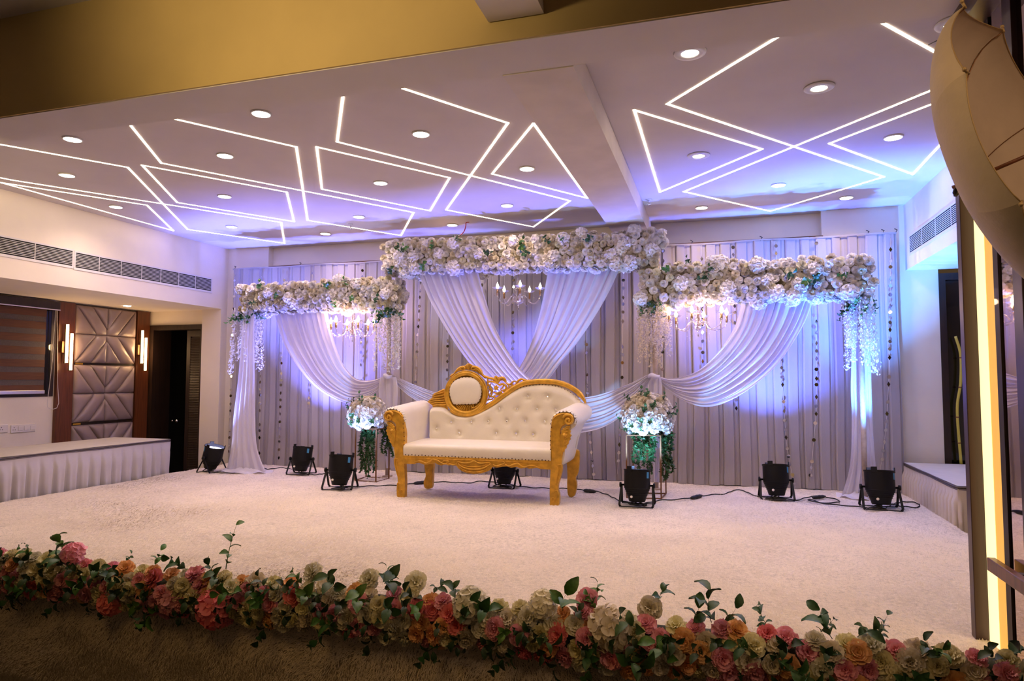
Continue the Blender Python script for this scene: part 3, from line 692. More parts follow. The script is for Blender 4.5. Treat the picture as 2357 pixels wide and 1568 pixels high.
# ---- flower beams
def flower_beam(name, lab, x0, x1, z0, z1, y0, y1, seed, slope=0.0):
    """box of flowers; slope = dz per metre along x"""
    r = random.Random(seed); o = thing(name, lab, 'flower beam', ((x0+x1)/2, (y0+y1)/2, z0), 'white flower beams over the stage')
    ox = (x0+x1)/2; oy = (y0+y1)/2
    def loc(x, y, z): return Vector((x-ox, y-oy, z+slope*(x-ox)-z0))
    ins = .055
    g = G().hexa([tuple(loc(a, b, c)+Vector((ox,oy,z0))) for c in (z0+ins, z1-ins) for a, b in ((x0+ins,y0+ins),(x1-ins,y0+ins),(x1-ins,y1-ins),(x0+ins,y1-ins))])
    put('foam_core', g, M['core'], o, False)
    spots = []
    pitch = .090
    nx = int((x1-x0)/pitch)
    H = z1-z0; nz = max(4, int(H/.080)); ny = max(3, int((y1-y0)/.125))
    for i in range(nx):
        for j in range(nz):
            x = x0+(i+.5+(.25 if j % 2 else -.25)+r.uniform(-.2,.2))*(x1-x0)/nx; z = z0+.03+(j+.5+r.uniform(-.2,.2))*(H-.06)/nz
            spots.append((loc(x, y0+.02+r.uniform(-.025,.03), z), Vector((r.uniform(-.45,.45), -1, r.uniform(-.5,.35)))))
    for i in range(int((x1-x0)/.125)):
        for j in range(ny):
            x = x0+(i+.5+r.uniform(-.25,.25))*.125; y = y0+.07+(j+r.uniform(.1,.6))*(y1-y0-.1)/ny
            spots.append((loc(x, y, z0+.02+r.uniform(-.01,.02)), Vector((r.uniform(-.4,.4), -.35, -1))))
        for y in (y0+.06,):
            x = x0+(i+.5+r.uniform(-.25,.25))*.125
            spots.append((loc(x, y+r.uniform(0,.05), z1-.015+r.uniform(-.01,.02)), Vector((r.uniform(-.4,.4), -.7, 1))))
    for xe, sx in ((x0,-1),(x1,1)):
        for j in range(nz):
            for y in (y0+.12, y0+.26):
                if y < y1: spots.append((loc(xe-sx*.03, y+r.uniform(-.03,.03), z0+(j+.5)*H/nz), Vector((sx, -.4, r.uniform(-.3,.3)))))
    order = list(range(len(spots))); r.shuffle(order)
    rest = G(); cnt = 0
    def key(i): return spots[i][0].y
    order.sort(key=lambda i: key(i) > y0-oy+.09)
    for i in order:
        p, d = spots[i]; q = r.random()
        kind = r.choice(['s1','s2','t3','t4','c5'] ) if q > .07 else 'y6'
        col = 'fwhite' if r.random() < .56 else ('fcream' if r.random() < .72 else 'fivory')
        s = r.uniform(.046, .066) if kind != 'y6' else r.uniform(.08, .105)
        if kind == 'y6': col = 'fwhite'
        if cnt < 280:
            inst('flower', fmesh(kind, col), o, aim(p, d, s, r.random()*6)); cnt += 1
        else:
            mt = aim(p, d, s, r.random()*6); sm = rose(1, False); rest.add([mt @ Vector(a) for a in sm.v], sm.f)
    if rest.v: put('flowers_underneath', rest, M['fwhite'], o, local=True, kind='stuff')
    for i in range(int((x1-x0)*4)):
        x = r.uniform(x0+.1, x1-.1); z = r.uniform(z0+.08, z1-.02)
        inst('leaf_sprig', sprmesh(r.choice([1,2,3]), r.choice(['leaf','leaf2','leaf']), nl=7, L=1.0, ls=.42), o, aim(loc(x, y0-.005, z), (r.uniform(-1,1), -.7, r.uniform(-1,.8)), r.uniform(.09,.15), 0))
    return o
flower_beam('flower_beam', 'lower beam of white and cream flowers over the left swag', -6.50, -4.02, 2.235, 2.655, 8.02, 8.40, 1)
mid_beam = flower_beam('flower_beam', 'highest and longest beam of white flowers over the sofa', -4.22, -.62, 2.665, 3.105, 7.98, 8.36, 2, -.022)
flower_beam('flower_beam', 'lower beam of white and cream flowers over the right swag', -.85, 1.66, 2.19, 2.655, 8.00, 8.38, 3)
p = Vector(onY(1516, 556, 8.05))-mid_beam.location; rq = random.Random(8)
for i in range(12):
    d = Vector((rq.uniform(-.7,1), -rq.uniform(.2,1), rq.uniform(-1,1)))
    inst('flower', fmesh(rq.choice(['c5','y6']), 'fwhite'), mid_beam, aim(p+Vector((rq.uniform(-.1,.06), rq.uniform(-.03,.05), rq.uniform(-.14,.12))), d, rq.uniform(.06,.085), rq.random()*6))
# ---- hanging blossoms
def strand(seed, L):
    r = random.Random(seed); g = G(); n = int(L/.022); x = y = 0
    P = []
    for i in range(n):
        x += r.uniform(-.006,.006); y += r.uniform(-.006,.006); P.append(Vector((x, y, -i*.022)))
    g.tube(P, .0018, 3)
    for i, p in enumerate(P):
        for q in range(5):
            a = r.random()*6.28; d = Vector((math.cos(a), math.sin(a), r.uniform(-.9,.5))).normalized()
            b = p+d*r.uniform(.008,.040); s = r.uniform(.009,.018)
            u = d.orthogonal().normalized(); v = d.cross(u)
            g.add([b-u*s*.6, b+v*s*.9+d*s*.3, b+u*s*.6, b-v*s*.9+d*s*.5], [(0,1,2,3)])
    return g
STR = [strand(i, L).mesh('blossom_strand', M['fwhite'], False) for i, L in enumerate((.42,.55,.68,.82))]
STC = [strand(i+10, L).mesh('blossom_strand', M['fcream'], False) for i, L in enumerate((.42,.55,.68,.82))]  # cream tone puts the missing light on the middle white strands into the colour
def hanging(px0, px1, pyt, pyb, y, lab, nm, seed):
    STR_ = STC if seed in (2, 3) else STR
    r = random.Random(seed); a = Vector(onY((px0+px1)/2, pyt, y)); o = thing('hanging_blossom', lab, 'hanging flowers', tuple(a), 'white blossom strands under the beam ends')
    xa = onY(px0, pyt, y)[0]-a.x; xb = onY(px1, pyt, y)[0]-a.x; H = a.z-onY((px0+px1)/2, pyb, y)[2]
    for k in range(nm):
        x = xa+(xb-xa)*(k+.5+r.uniform(-.4,.4))/nm; L = H*r.uniform(.55,1.02); i = min(3, int(r.random()*4)); Ls = (.42,.55,.68,.82)[i]
        inst('blossom_strand', STR_[i], o, Matrix.Translation((x, r.uniform(-.12,.10), r.uniform(0,.03))) @ Matrix.Rotation(r.random()*6, 4, 'Z') @ Matrix.Diagonal((1,1,L/Ls,1)))
    for k in range(9):
        x = r.uniform(xa, xb)
        inst('leaf_sprig', sprmesh(r.choice([4,5]), r.choice(['leaf','leaf2']), nl=9, ls=.3), o, aim(Vector((x, r.uniform(-.14,.02), r.uniform(-.03,.05))), (r.uniform(-.9,.9), r.uniform(-.7,.1), -.8), r.uniform(.13,.20), 0))
hanging(545, 603, 718, 875, 8.15, 'white blossom strands hanging over the left side drape', 13, 1)
hanging(872, 925, 712, 862, 8.15, 'white blossom strands hanging over left wrapped post', 14, 2)
hanging(1470, 1538, 696, 850, 8.15, 'white blossom strands hanging over right wrapped post', 18, 3)
hanging(1940, 2012, 692, 872, 8.10, 'blue lit white blossom strands over the right side drape', 15, 4)
# ---- posts
YP = 8.25
for (px, pyb, lab) in ((895,1085,'beige cloth wrapped post behind the left end of the sofa'),(1507,1115,'beige cloth wrapped post behind the right flower stand'),(574,1080,'left end post of the frame inside the side drape'),(1982,1135,'right end post of the frame inside the side drape')):
    x = onY(px, 800, YP)[0]
    o = thing('frame_post', lab, 'post', (x, YP, 0))
    put('wrapped_pole', G().tube([(x,YP,.008),(x,YP,2.28 if px in (574,1982) else 2.7)], .028, 10), M['post'], o)
    put('base_plate', bx(x-.05,x+.05,YP-.05,YP+.05,.0,.02), M['post'], o, False)
# ================================================================== DRAPES
def sheet(name, lab, outer, inner, y0, folds, amp, seed, cat='drape', grp=None, mt='drape', nu=70, nv=110, yprof=None, sub=None):
    r = random.Random(seed)
    A = smoothline([onY(*p, y0) for p in outer], nu); B = smoothline([onY(*p, y0) for p in inner], nu)
    ph = [r.uniform(0, 6.28) for _ in range(6)]
    wmax = max(np.linalg.norm(A[i]-B[i]) for i in range(nu+1))
    def fn(u, v):
        i = int(round(u*nu)); a, b = A[i], B[i]; w_ = np.linalg.norm(a-b); k = min(1, w_/wmax)
        vv = v + .018*math.sin(2*PI*v*3+ph[0]+u*3)+.012*math.sin(2*PI*v*7+ph[1]-u*2)
        vv = min(1, max(0, vv)) if 0 < v < 1 else v
        p = a+(b-a)*vv
        s = math.sin(2*PI*folds*(v+.02*math.sin(u*5+ph[2]))+ph[3])
        s = math.copysign(abs(s)**.75, s)
        dy = -amp*(.35+.65*k)*(s+.22*math.sin(2*PI*folds*2.3*v+ph[4]+u*4))
        if yprof: dy += yprof(u)
        return (p[0], y0+dy, p[2])
    g = G().grid(fn, nu, nv)
    if sub is not None: return put(name, g, M[mt], sub)
    o = put(name, g, M[mt]); tag(o, lab, cat, grp); return o
YD = 8.20
sheet('swag_drape', 'white satin swag sweeping down from left flower beam to left post',
 [(633,722),(650,780),(683,840),(726,890),(772,919),(812,930),(850,919),(877,897),(892,872)], [(752,715),(765,775),(788,835),(815,868),(838,876),(862,874),(880,868),(890,864),(895,860)], YD, 8.6, .020, 1, grp='white satin swags')
sheet('swag_drape', 'wide white satin swag sweeping from right flower beam down to right post',
 [(1872,690),(1848,750),(1795,832),(1735,888),(1676,924),(1625,937),(1575,924),(1535,897),(1514,872)], [(1708,690),(1692,750),(1655,808),(1615,848),(1578,866),(1550,871),(1530,870),(1517,866),(1508,860)], YD, 9.2, .021, 2, grp='white satin swags')
sheet('swag_drape', 'white satin drape falling from centre beam towards the left post',
 [(1425,620),(1398,678),(1363,738),(1327,791),(1291,836),(1240,895),(1140,950),(1030,955),(950,918),(899,872)], [(1263,620),(1250,690),(1234,755),(1216,806),(1192,850),(1150,885),(1090,912),(1020,908),(950,884),(900,860)], YD+.03, 8.6, .020, 3, grp='white satin swags')
sheet('swag_drape', 'white satin drape falling from centre beam towards the right post',
 [(962,620),(990,690),(1033,767),(1076,830),(1122,880),(1190,940),(1290,992),(1370,990),(1440,950),(1499,872)], [(1100,620),(1116,684),(1140,755),(1171,812),(1205,858),(1250,890),(1310,914),(1370,911),(1440,887),(1496,860)], YD-.06, 9.0, .020, 4, grp='white satin swags')
for (L, R_, lab, sd) in (
 ([(560,716),(557,765),(549,873),(539,956),(532,1031),(520,1085)], [(588,716),(586,765),(587,873),(587,956),(592,1031),(612,1085)], 'white floor length drape at left end of the flower frame', 5),
 ([(1962,690),(1963,740),(1958,882),(1960,965),(1956,1070),(1936,1143)], [(2003,690),(2003,740),(2006,882),(2011,1006),(2017,1080),(2024,1143)], 'blue lit floor length drape at right end of frame', 6)):
    yy = onZ(L[-1][0]+30, L[-1][1], 0.012)[1]
    o = sheet('side_drape', lab, L, R_, yy, 4.5, .014, sd, grp='floor length side drapes')
    xa, _, _ = onY(L[-1][0], L[-1][1], yy); xb, _, _ = onY(R_[-1][0], R_[-1][1], yy)
    rq = random.Random(sd)
    put('cloth_puddle', G().grid(lambda u, v: (((xa+xb)/2+(xb-xa)*.62*math.cos(u*2*PI)*(1-v*.8)), yy+.06+.20*math.sin(u*2*PI)*(1-v*.8)-.03, .012+.05*v+.016*math.sin(u*2*PI*7)*(1-v)+.010*math.sin(u*31+v*9)), 60, 8, True), M['drape'], o)
# tails at the posts
for (pts, lab, sd) in ((([(876,868),(872,905),(880,985),(890,1078)], [(912,868),(916,905),(910,985),(914,1078)]), 'narrow gathered drape tail hanging down the left wrapped post', 7),
                  (([(1490,868),(1486,905),(1500,1000),(1505,1110)], [(1522,868),(1524,905),(1519,1000),(1516,1110)]), 'narrow gathered drape tail hanging down right wrapped post', 8)):
    o = sheet('drape_tail', lab, pts[0], pts[1], 8.16, 2.5, .022, sd, grp='gathered drape tails', nv=40)
    cx_, _, cz_ = onY((pts[0][0][0]+pts[1][0][0])/2, 868, 8.14)
    put('tie_knot', G().tube(smoothline([(cx_-.07,8.15,cz_-.01),(cx_-.03,8.10,cz_+.02),(cx_+.02,8.09,cz_+.0),(cx_+.06,8.13,cz_+.015)], 14), [.012+.018*math.sin(PI*i/14) for i in range(15)], 8), M['drape'], o)
# ================================================================== CHANDELIERS
def chandelier(lab, px, py_top, py_bowl, lit, rot, y=8.22, narm=6, Rr=.30):
    x = onY(px, py_bowl, y)[0]; zt = onY(px, py_top, y)[2]; zb = onY(px, py_bowl, y)[2]; H = zt-zb
    o = thing('chandelier', lab, 'chandelier', (x, y, zb), 'crystal chandeliers under the flower beams')
    put('column', G().lathe([(.004,.0),(.028,.012),(.045,.05),(.022,.08),(.05,.11),(.024,.15),(.05,.17),(.03,.20),(.018,.22),(.034,.26),(.014,.30),(.014,H+.1)], 14), M['glass'], o, local=True)
    put('stem', G().tube([(0,0,.0),(0,0,H+.12)], .005, 6), M['candle'], o, local=True)
    put('bowl', G().lathe([(.004,-.028),(.02,-.022),(.055,-.004),(.075,.016),(.078,.022),(.04,.024),(.004,.01)], 20), M['glass'], o, local=True)
    put('finial', G().ball((0,0,-.035),.011).lathe([(.001,-.10),(.010,-.078),(.004,-.05)],8,caps=False), M['crystal'], o, local=True)
    for k in range(narm):
        a = rot+2*PI*k/narm; c, s_ = math.cos(a), math.sin(a)
        def P(r, z): return (c*r, s_*r, z)
        arm = put('arm', G().tube(smoothline([P(.03,.05),P(.07,.085),P(.11,.06),P(.16,-.005),P(.22,-.015),P(Rr-.02,.03),P(Rr,.08)], 22), .0085, 8), M['glass'], o, local=True)
        mt = Matrix.Translation(P(Rr,.08))
        put('candle_sleeve', G().lathe([(.013,-.0),(.013,.075)], 12, mt), M['candle'], arm, local=True)
        put('drip_dish', G().grid(lambda u, v: tuple(mt @ Vector(((.014+.054*v)*(1+.06*v*math.cos(u*PI*16))*math.cos(u*2*PI), (.014+.054*v)*(1+.06*v*math.cos(u*PI*16))*math.sin(u*2*PI), .078+.024*v*v))), 48, 4, True), M['dish'], arm, local=True)
        put('flame_bulb', G().lathe([(.002,.082),(.016,.090),(.021,.112),(.016,.134),(.007,.152),(.001,.170)], 12, mt), M['glow' if lit else 'glowc'], arm, local=True)
        for q in range(2):
            an = a+(q-.5)*2.4; bxp = c*Rr+math.cos(an)*.055; byp = s_*Rr+math.sin(an)*.055
            gg = G()
            for t in range(3): gg.ball((bxp,byp,.165-t*.018),.0055,5,4)
            gg.lathe([(.001,.075),(.008,.092),(.001,.112)],6,Matrix.Translation((bxp,byp,0)),caps=False)
            put('crystal_drop', gg, M['glass'], arm, local=True)
    for q in range(6):
        an = q*PI/3+.3; gg = G()
        for t in range(8): gg.ball((.13*math.cos(an),.13*math.sin(an),-.02-t*.018),.005,5,4)
        if lit: put('bead_chain', gg, M['glass'], o, local=True)
    if lit:
        for k in range(3):
            a = rot+2*PI*k/3+.4; lamp('POINT', (x+.24*math.cos(a), y+.24*math.sin(a), zb+.20), 2.8, (1.0,.60,.34), .03)
    return o
chandelier('crystal chandelier glowing warmly under the left flower beam', 811, 722, 772, True, .25)
chandelier('crystal chandelier with pale bulbs under the centre beam', 1193, 640, 697, False, .05, narm=5, Rr=.285)
chandelier('crystal chandelier glowing warmly under the right flower beam', 1607, 700, 757, True, .35, Rr=.345)
# ================================================================== FLOWER STANDS
def stand(corn, ztop, lab):
    C = [Vector(onZ(px, py, .006)) for px, py in corn]; c = sum(C, Vector())/4
    o = thing('flower_stand', lab, 'stand', (c.x, c.y, 0), 'tall bronze wire stands')
    for p in C: put('upright', G().bar(p, (p.x,p.y,ztop), .014, .014), M['rust'], o, False)
    for z in (.006, ztop):
        for i in range(4):
            a, b = C[i], C[(i+1) % 4]; put('rail', G().bar((a.x,a.y,z),(b.x,b.y,z),.012,.012), M['rust'], o, False)
    put('top_plate', bx(c.x-.12,c.x+.12,c.y-.12,c.y+.12,ztop+.006,ztop+.014), M['rust'], o, False)
    return c
def vinemesh(seed):
    r = random.Random(seed); g = G(); P = [Vector((.03*math.sin(i*.9+seed), .03*math.cos(i*.7), i/12)) for i in range(13)]
    g.tube(P, .004, 4)
    for k in range(60):
        t = (k+r.random())/60; q = P[min(12, int(t*12))]; lm = leafmesh(seed*99+k, 1, .34, 3)
        an = r.random()*6.28; d = Vector((math.cos(an), math.sin(an), r.uniform(.2,1.6))).normalized()
        mt = Matrix.Translation((q.x, q.y, t)) @ d.to_track_quat('X', 'Z').to_matrix().to_4x4() @ Matrix.Rotation(r.uniform(-1,1), 4, 'X') @ Matrix.Scale(r.uniform(.09,.15)*(1.1-.35*t), 4)
        g.add([mt @ Vector(w_) for w_ in lm.v], lm.f)
    return g
vine = [vinemesh(30+i).mesh('vine', M['leaf']) for i in range(4)]
def arrangement(c, px, py, rpx, ztop, vines, lab, seed):
    r = random.Random(seed); p = Vector(onY(px, py, c.y)); R_ = rpx/FPX*c.y*1.03
    o = thing('flower_arrangement', lab, 'flower arrangement', (p.x, c.y, ztop+.014), 'domed flower arrangements')
    zc = p.z-(ztop+.014)
    put('foam_core', G().ball((0,0,zc), R_*.72, 16, 10), M['coredark'], o, local=True)
    n = 105; ga = PI*(3-5**.5)
    for i in range(n):
        z = 1-1.6*(i+.5)/n; q = math.sqrt(max(0,1-z*z)); a = i*ga
        d = Vector((math.cos(a)*q, math.sin(a)*q, z))
        if d.y > .75: continue
        pos = Vector((0,0,zc))+Vector((d.x*R_*.88, d.y*R_*.88, d.z*R_*.80))
        col = 'fcream' if d.z > .45 and r.random() < .7 else 'fwhite'
        inst('flower', fmesh(r.choice(['c5','r7','t3','c8']), col), o, aim(pos, d, r.uniform(.052,.068), r.random()*6))
    for i in range(16):
        a = r.random()*6.28; z = r.uniform(-.4,.9); q = math.sqrt(1-z*z); d = Vector((math.cos(a)*q, -abs(math.sin(a)*q), z))
        inst('leaf_sprig', sprmesh(r.choice([1,2,3]), 'leaf', nl=7, L=1.0, ls=.42), o, aim(Vector((0,0,zc))+d*R_*.82, d+Vector((r.uniform(-.4,.4),0,r.uniform(-.4,.4))), r.uniform(.07,.12), 0))
    for (vx0, vx1, vyt, vyb, nv, dy) in vines:
        for k in range(nv):
            a = Vector(onY(vx0+(vx1-vx0)*(k+.5)/nv, vyt, c.y+dy)); L = (a.z-onY(vx0, vyb, c.y+dy)[2])*r.uniform(.62,1.03)
            L = min(L, a.z-.05)
            loc = Vector((a.x-p.x, dy+r.uniform(-.05,.05), a.z-(ztop+.014)))
            inst('vine', vine[k % 4], o, Matrix.Translation(loc) @ Matrix.Rotation(PI, 4, 'X') @ Matrix.Rotation(r.random()*6, 4, 'Z') @ Matrix.Diagonal((.42, .42, L, 1)))
c1 = stand([(817,1106),(865,1110),(895,1102),(842.7,1098)], .67, 'bronze wire stand beside the left arm of the sofa')
arrangement(c1, 848, 956, 52, .67, [(824,866,985,1098,7,-.10),(882,902,975,1058,4,.08)], 'dome of white roses with green vines beside left sofa arm', 1)
c2 = stand([(1443,1146),(1522,1148),(1533,1136),(1458,1135)], .69, 'bronze wire stand right of the sofa behind a floor light')
arrangement(c2, 1491, 960, 60, .69, [(1456,1508,985,1098,8,-.12),(1524,1546,988,1108,5,.05)], 'dome of white roses with lit green vines right of sofa', 2)
# ================================================================== SKIRTED TABLES
def table(x0, x1, y0, y1, zt, front, lab, seed, pleat=.157, cloth='tcloth'):
    """front = -1: long face looks towards -x, +1: towards +x"""
    r = random.Random(seed)
    o = thing('banquet_table', lab, 'table', ((x0+x1)/2, (y0+y1)/2, FZ))
    put('tablecloth', G().grid(lambda u, v: (x0+(x1-x0)*u, y0+(y1-y0)*v, zt+.004*math.sin(u*9+v*30)*math.sin(v*PI)*math.sin(u*PI)), 12, 40), M[cloth], o)
    put('tabletop', bx(x0+.01, x1-.01, y0+.01, y1-.01, zt-.035, zt-.008), M['tcloth'], o, False)
    ring = [(x0,y0),(x1,y0),(x1,y1),(x0,y1)]
    for dz in (.006, .026):
        put('piping', G().tube([(a, b, zt-dz-.004+.004*math.sin(a*3+b*5)) for a, b in [p for i in range(4) for p in [(ring[i][0]+(ring[(i+1) % 4][0]-ring[i][0])*k/12, ring[i][1]+(ring[(i+1) % 4][1]-ring[i][1])*k/12) for k in range(12)]]], .008, 6, closed=True), M['piping'], o)
    pts = []
    per = 2*(x1-x0+y1-y0); n = int(per/pleat); N = n*12
    def at(s):
        s = s % per
        for i in range(4):
            a, b = ring[i], ring[(i+1) % 4]; L = abs(b[0]-a[0])+abs(b[1]-a[1])
            if s <= L: 
                d = ((b[0]-a[0])/L, (b[1]-a[1])/L); return a[0]+d[0]*s, a[1]+d[1]*s, d[1], -d[0]
            s -= L
        return ring[0][0], ring[0][1], 0, -1
    jit = [r.uniform(-.25,.25) for _ in range(n+1)]
    def fn(u, v):
        a, b, nx, ny = at(u*per); t = u*n; k = int(t) % n; f = t-int(t)
        f = (f+jit[k]*.3*v) % 1
        if v < .13: d = .004
        else:
            q = (v-.13)/.87; sv = abs(2*f-1)          # V shaped box pleat, closes lower down
            d = .03-(.075*q+.03)*max(0, 1-(1-sv)*(1.1+1.6*(1-q)))+.016*q*math.sin(f*4*PI+k*1.7)
        return (a+nx*d, b+ny*d, zt-.03-(zt-.03-FZ)*v)
    put('skirt', G().grid(fn, N, 12), M['skirt' if cloth == 'tcloth' else 'ivskirt'], o)
    return o
table(-8.35, -7.35, 4.3, 7.74, .465, 1, 'long table with grey pleated skirt along left wall under the blind', 1)
table(2.07, 3.0, 7.04, 8.84, .352, -1, 'shorter table with ivory pleated skirt in rear right corner', 2, .10, 'ivtop')
# ================================================================== PAR FLOOR LIGHTS
def par_light(lab, px, py, rz, tilt, sc_=1.0, spot=None, rim=None):
    x, y, _ = onZ(px, py, .0)
    o = thing('floor_spotlight', lab, 'stage light', (x, y, 0), 'black can floor lights')
    o.rotation_euler = (0, 0, rz); o.scale = (sc_,)*3
    T = Matrix.Translation((0,0,.205)) @ Matrix.Rotation(-tilt, 4, 'X')
    can = put('can', G().lathe([(.001,-.165),(.075,-.165),(.082,-.158),(.095,-.11),(.128,-.03),(.132,-.015),(.132,.145),(.137,.15),(.137,.16),(.128,.16),(.124,.10),(.001,.10)], 28, T), M['black'], o, local=True, auto=True)
    for k in range(5): put('cooling_fin', G().lathe([(.097+.007*k,-.105+.018*k),(.104+.007*k,-.104+.018*k),(.104+.007*k,-.100+.018*k),(.099+.007*k,-.099+.018*k)], 28, T, caps=False), M['black'], can, local=True)
    put('lens', G().lathe([(.001,.118),(.118,.118),(.12,.11)], 24, T), M['parlens'], o, local=True)
    for a in (0, 2.1, 4.2):
        put('gel_tab', G().hexa([T @ Vector((math.cos(a+s)*rr_, math.sin(a+s)*rr_, z)) for z in (.14,.19) for s, rr_ in ((-.2,.130),(.2,.130),(.2,.139),(-.2,.139))]), M['black'], o, False, local=True)
    put('blue_sticker', G().hexa([T @ Vector((math.cos(-.55+s)*rr_, math.sin(-.55+s)*rr_, z)) for z in (.075,.135) for s, rr_ in ((-.12,.1325),(.12,.1325),(.12,.1335),(-.12,.1335))]), M['label'], o, False, local=True)
    put('rear_dial', G().lathe([(.001,0),(.013,0),(.013,.006),(.001,.006)], 14, T @ Matrix.Translation((-.045,-.098,-.115)) @ Matrix.Rotation(PI/2-.25, 4, 'X')), M['plastic'], o, local=True)
    for s in (-1, 1):
        put('knob', G().lathe([(.010,0),(.010,.03),(.026,.032),(.026,.05),(.008,.052)], 12, Matrix.Translation((s*.128,0,.205)) @ Matrix.Rotation(s*PI/2, 4, 'Y')), M['black'], o, local=True)
    for dy in (-.11, .10):
        g = G()
        pts = [(-.158,0,.205),(-.168,dy,.018),(-.155,dy*1.05,.006),(.155,dy*1.05,.006),(.168,dy,.018),(.158,0,.205)]
        for i in range(5): g.bar(pts[i], pts[i+1], .022 if i not in (2,) else .022, .006, (0,1,0) if i != 2 else (0,0,1))
        put('yoke', g, M['black'], o, False, local=True)
    rq = random.Random(px)
    g = G()
    for k in range(3):
        g.tube(smoothline([(rq.uniform(-.03,.05),-.03,.06),(rq.uniform(-.1,.1),-.09,.03),(rq.uniform(-.12,.12),-.07,.012),(rq.uniform(-.1,.1),.03,.012),(rq.uniform(-.1,.1),-.02,.02)], 16), .006, 5)
    put('coiled_lead', g, M['cable'], o, local=True)
    if spot:
        pw, col, ang, tgt = spot
        R3 = Matrix.Rotation(rz, 4, 'Z'); p = Vector((x,y,0)) + sc_*((R3 @ T) @ Vector((0,0,.14)))
        lamp('SPOT', p, pw, col, .05, tgt, ang, .7)
    return o
VIO = (.15, .17, 1.0); BLU = (.07, .27, 1.0); WBL = (.34, .34, 1.0)
par_light('black floor light tipped open beside the door, lens glowing', 488, 1086, -1.6, .25, 1.0, (420, (.16,.22,1.0), 1.0, (-6.4, 8.2, 2.6)))
par_light('black floor light standing right of the left side drape', 694, 1091, .12, .22, 1.0, (430, VIO, 1.65, (-5.35, 8.52, 3.3)))
par_light('black floor light in front of left flower stand', 783, 1125, .2, .20, 1.08, (70, (.26,.42,1.0), 1.35, (-4.30, 7.85, 1.15)))
par_light('black floor light behind the sofa under its seat', 1162, 1122, -.1, .22, 1.0, (300, VIO, 1.3, (-2.45, 8.35, 3.3)))
par_light('black floor light in front of the right flower stand', 1467, 1164, 0, .12, 1.02, (85, (.24,.50,1.0), 1.55, (-.82, 7.82, .98)))
par_light('black floor light alone between right stand and side drape', 1787, 1149, .05, .2, 1.02, (450, (.08,.15,1.0), 1.75, (.66, 8.52, 3.2)))
par_light('black floor light in front of right side drape, nearest skirted table', 2027, 1171, 0, .16, 1.05, (560, BLU, 1.25, (1.66, 8.35, 2.9)))
# ================================================================== CABLES
def cable(lab, pts, plug=None, r_=.0065):
    W_ = smoothline([onZ(px, py, .012) for px, py in pts], 60)
    o = thing('power_cable', lab, 'cable', (W_[0][0], W_[0][1], 0), 'black power cables on the carpet')
    W_[:,2] = .012+.004*np.sin(np.arange(61)*.9)
    put('lead', G().tube(list(W_), r_, 6), M['cable'], o)
    if plug:
        a = Vector(onZ(*plug[0], .018)); b = Vector(onZ(*plug[1], .018))
        put('plug_joint', G().tube([a+(b-a)*t for t in (0,.1,.25,.45,.5,.55,.8,1)], [.009,.018,.022,.020,.024,.022,.020,.009], 8), M['cable'], o)
cable('black cable running past left side drape from door light', [(492,1088),(530,1089),(560,1086),(592,1083),(620,1080),(650,1077),(682,1082)], ((590,1083),(614,1080)))
cable('short black cable joining the two lights left of stand', [(700,1090),(725,1093),(742,1091),(768,1088),(780,1100)])
cable('black cable from left stand light passing under the sofa', [(792,1120),(830,1120),(880,1118),(920,1117),(955,1113),(985,1110),(1030,1110),(1075,1112),(1110,1108),(1150,1112)], ((952,1113),(986,1110)))
cable('black cable from under the sofa to the right stand light', [(1170,1115),(1205,1121),(1260,1124),(1310,1125),(1345,1129),(1375,1132),(1400,1140),(1425,1152),(1455,1158)], ((1343,1129),(1372,1132)))
cable('black cable from right stand light rising towards the next light', [(1480,1160),(1520,1152),(1570,1149),(1605,1143),(1640,1139),(1668,1137),(1690,1129),(1712,1130),(1735,1140),(1775,1147)], ((1590,1147),(1616,1141)))
cable('black cable looped on the carpet left of side drape', [(1795,1147),(1835,1151),(1862,1144),(1895,1143),(1932,1153),(1915,1158),(1870,1155),(1862,1149),(1900,1160),(1950,1164),(2000,1170)], ((1870,1146),(1900,1143)))
cable('small black cable loop beside the rightmost floor light', [(2040,1168),(2065,1158),(2090,1155),(2114,1160),(2112,1168),(2080,1166),(2050,1160)])
# ================================================================== SOFA
YF, YK = 6.87, 7.42; SX = -2.49
def S(cx, cy, y): return onY(860+cx/3.92, 800+cy/3.92, y)
sofa = thing('sofa', 'ornate gold framed cream sofa with buttoned back and oval medallion', 'sofa', (SX, 7.15, 0))
def splate(name, poly, y, th, mt, parent=sofa, bev=.006, smooth_n=None):
    P = [S(a, b, y) for a, b in poly]
    if smooth_n: P = [tuple(p) for p in smoothline(P, smooth_n, True)]
    g = G().prism([(p[0], p[2]) for p in P], lambda u, v, w_: (u, y+th*w_, v))
    return put(name, g, M[mt], parent, True, bev, auto=True)
def scurl(name, pts, y, r, parent, mt='gold', n=24, taper=True, dz=0):
    W_ = smoothline([S(a, b, y) for a, b in pts], n)
    rs_ = [r*(.35+.65*math.sin(PI*min(1,(i+2)/(n+3)))) if taper else r for i in range(n+1)]
    return put(name, G().tube(list(W_), rs_, 7, flat=1), M[mt], parent)
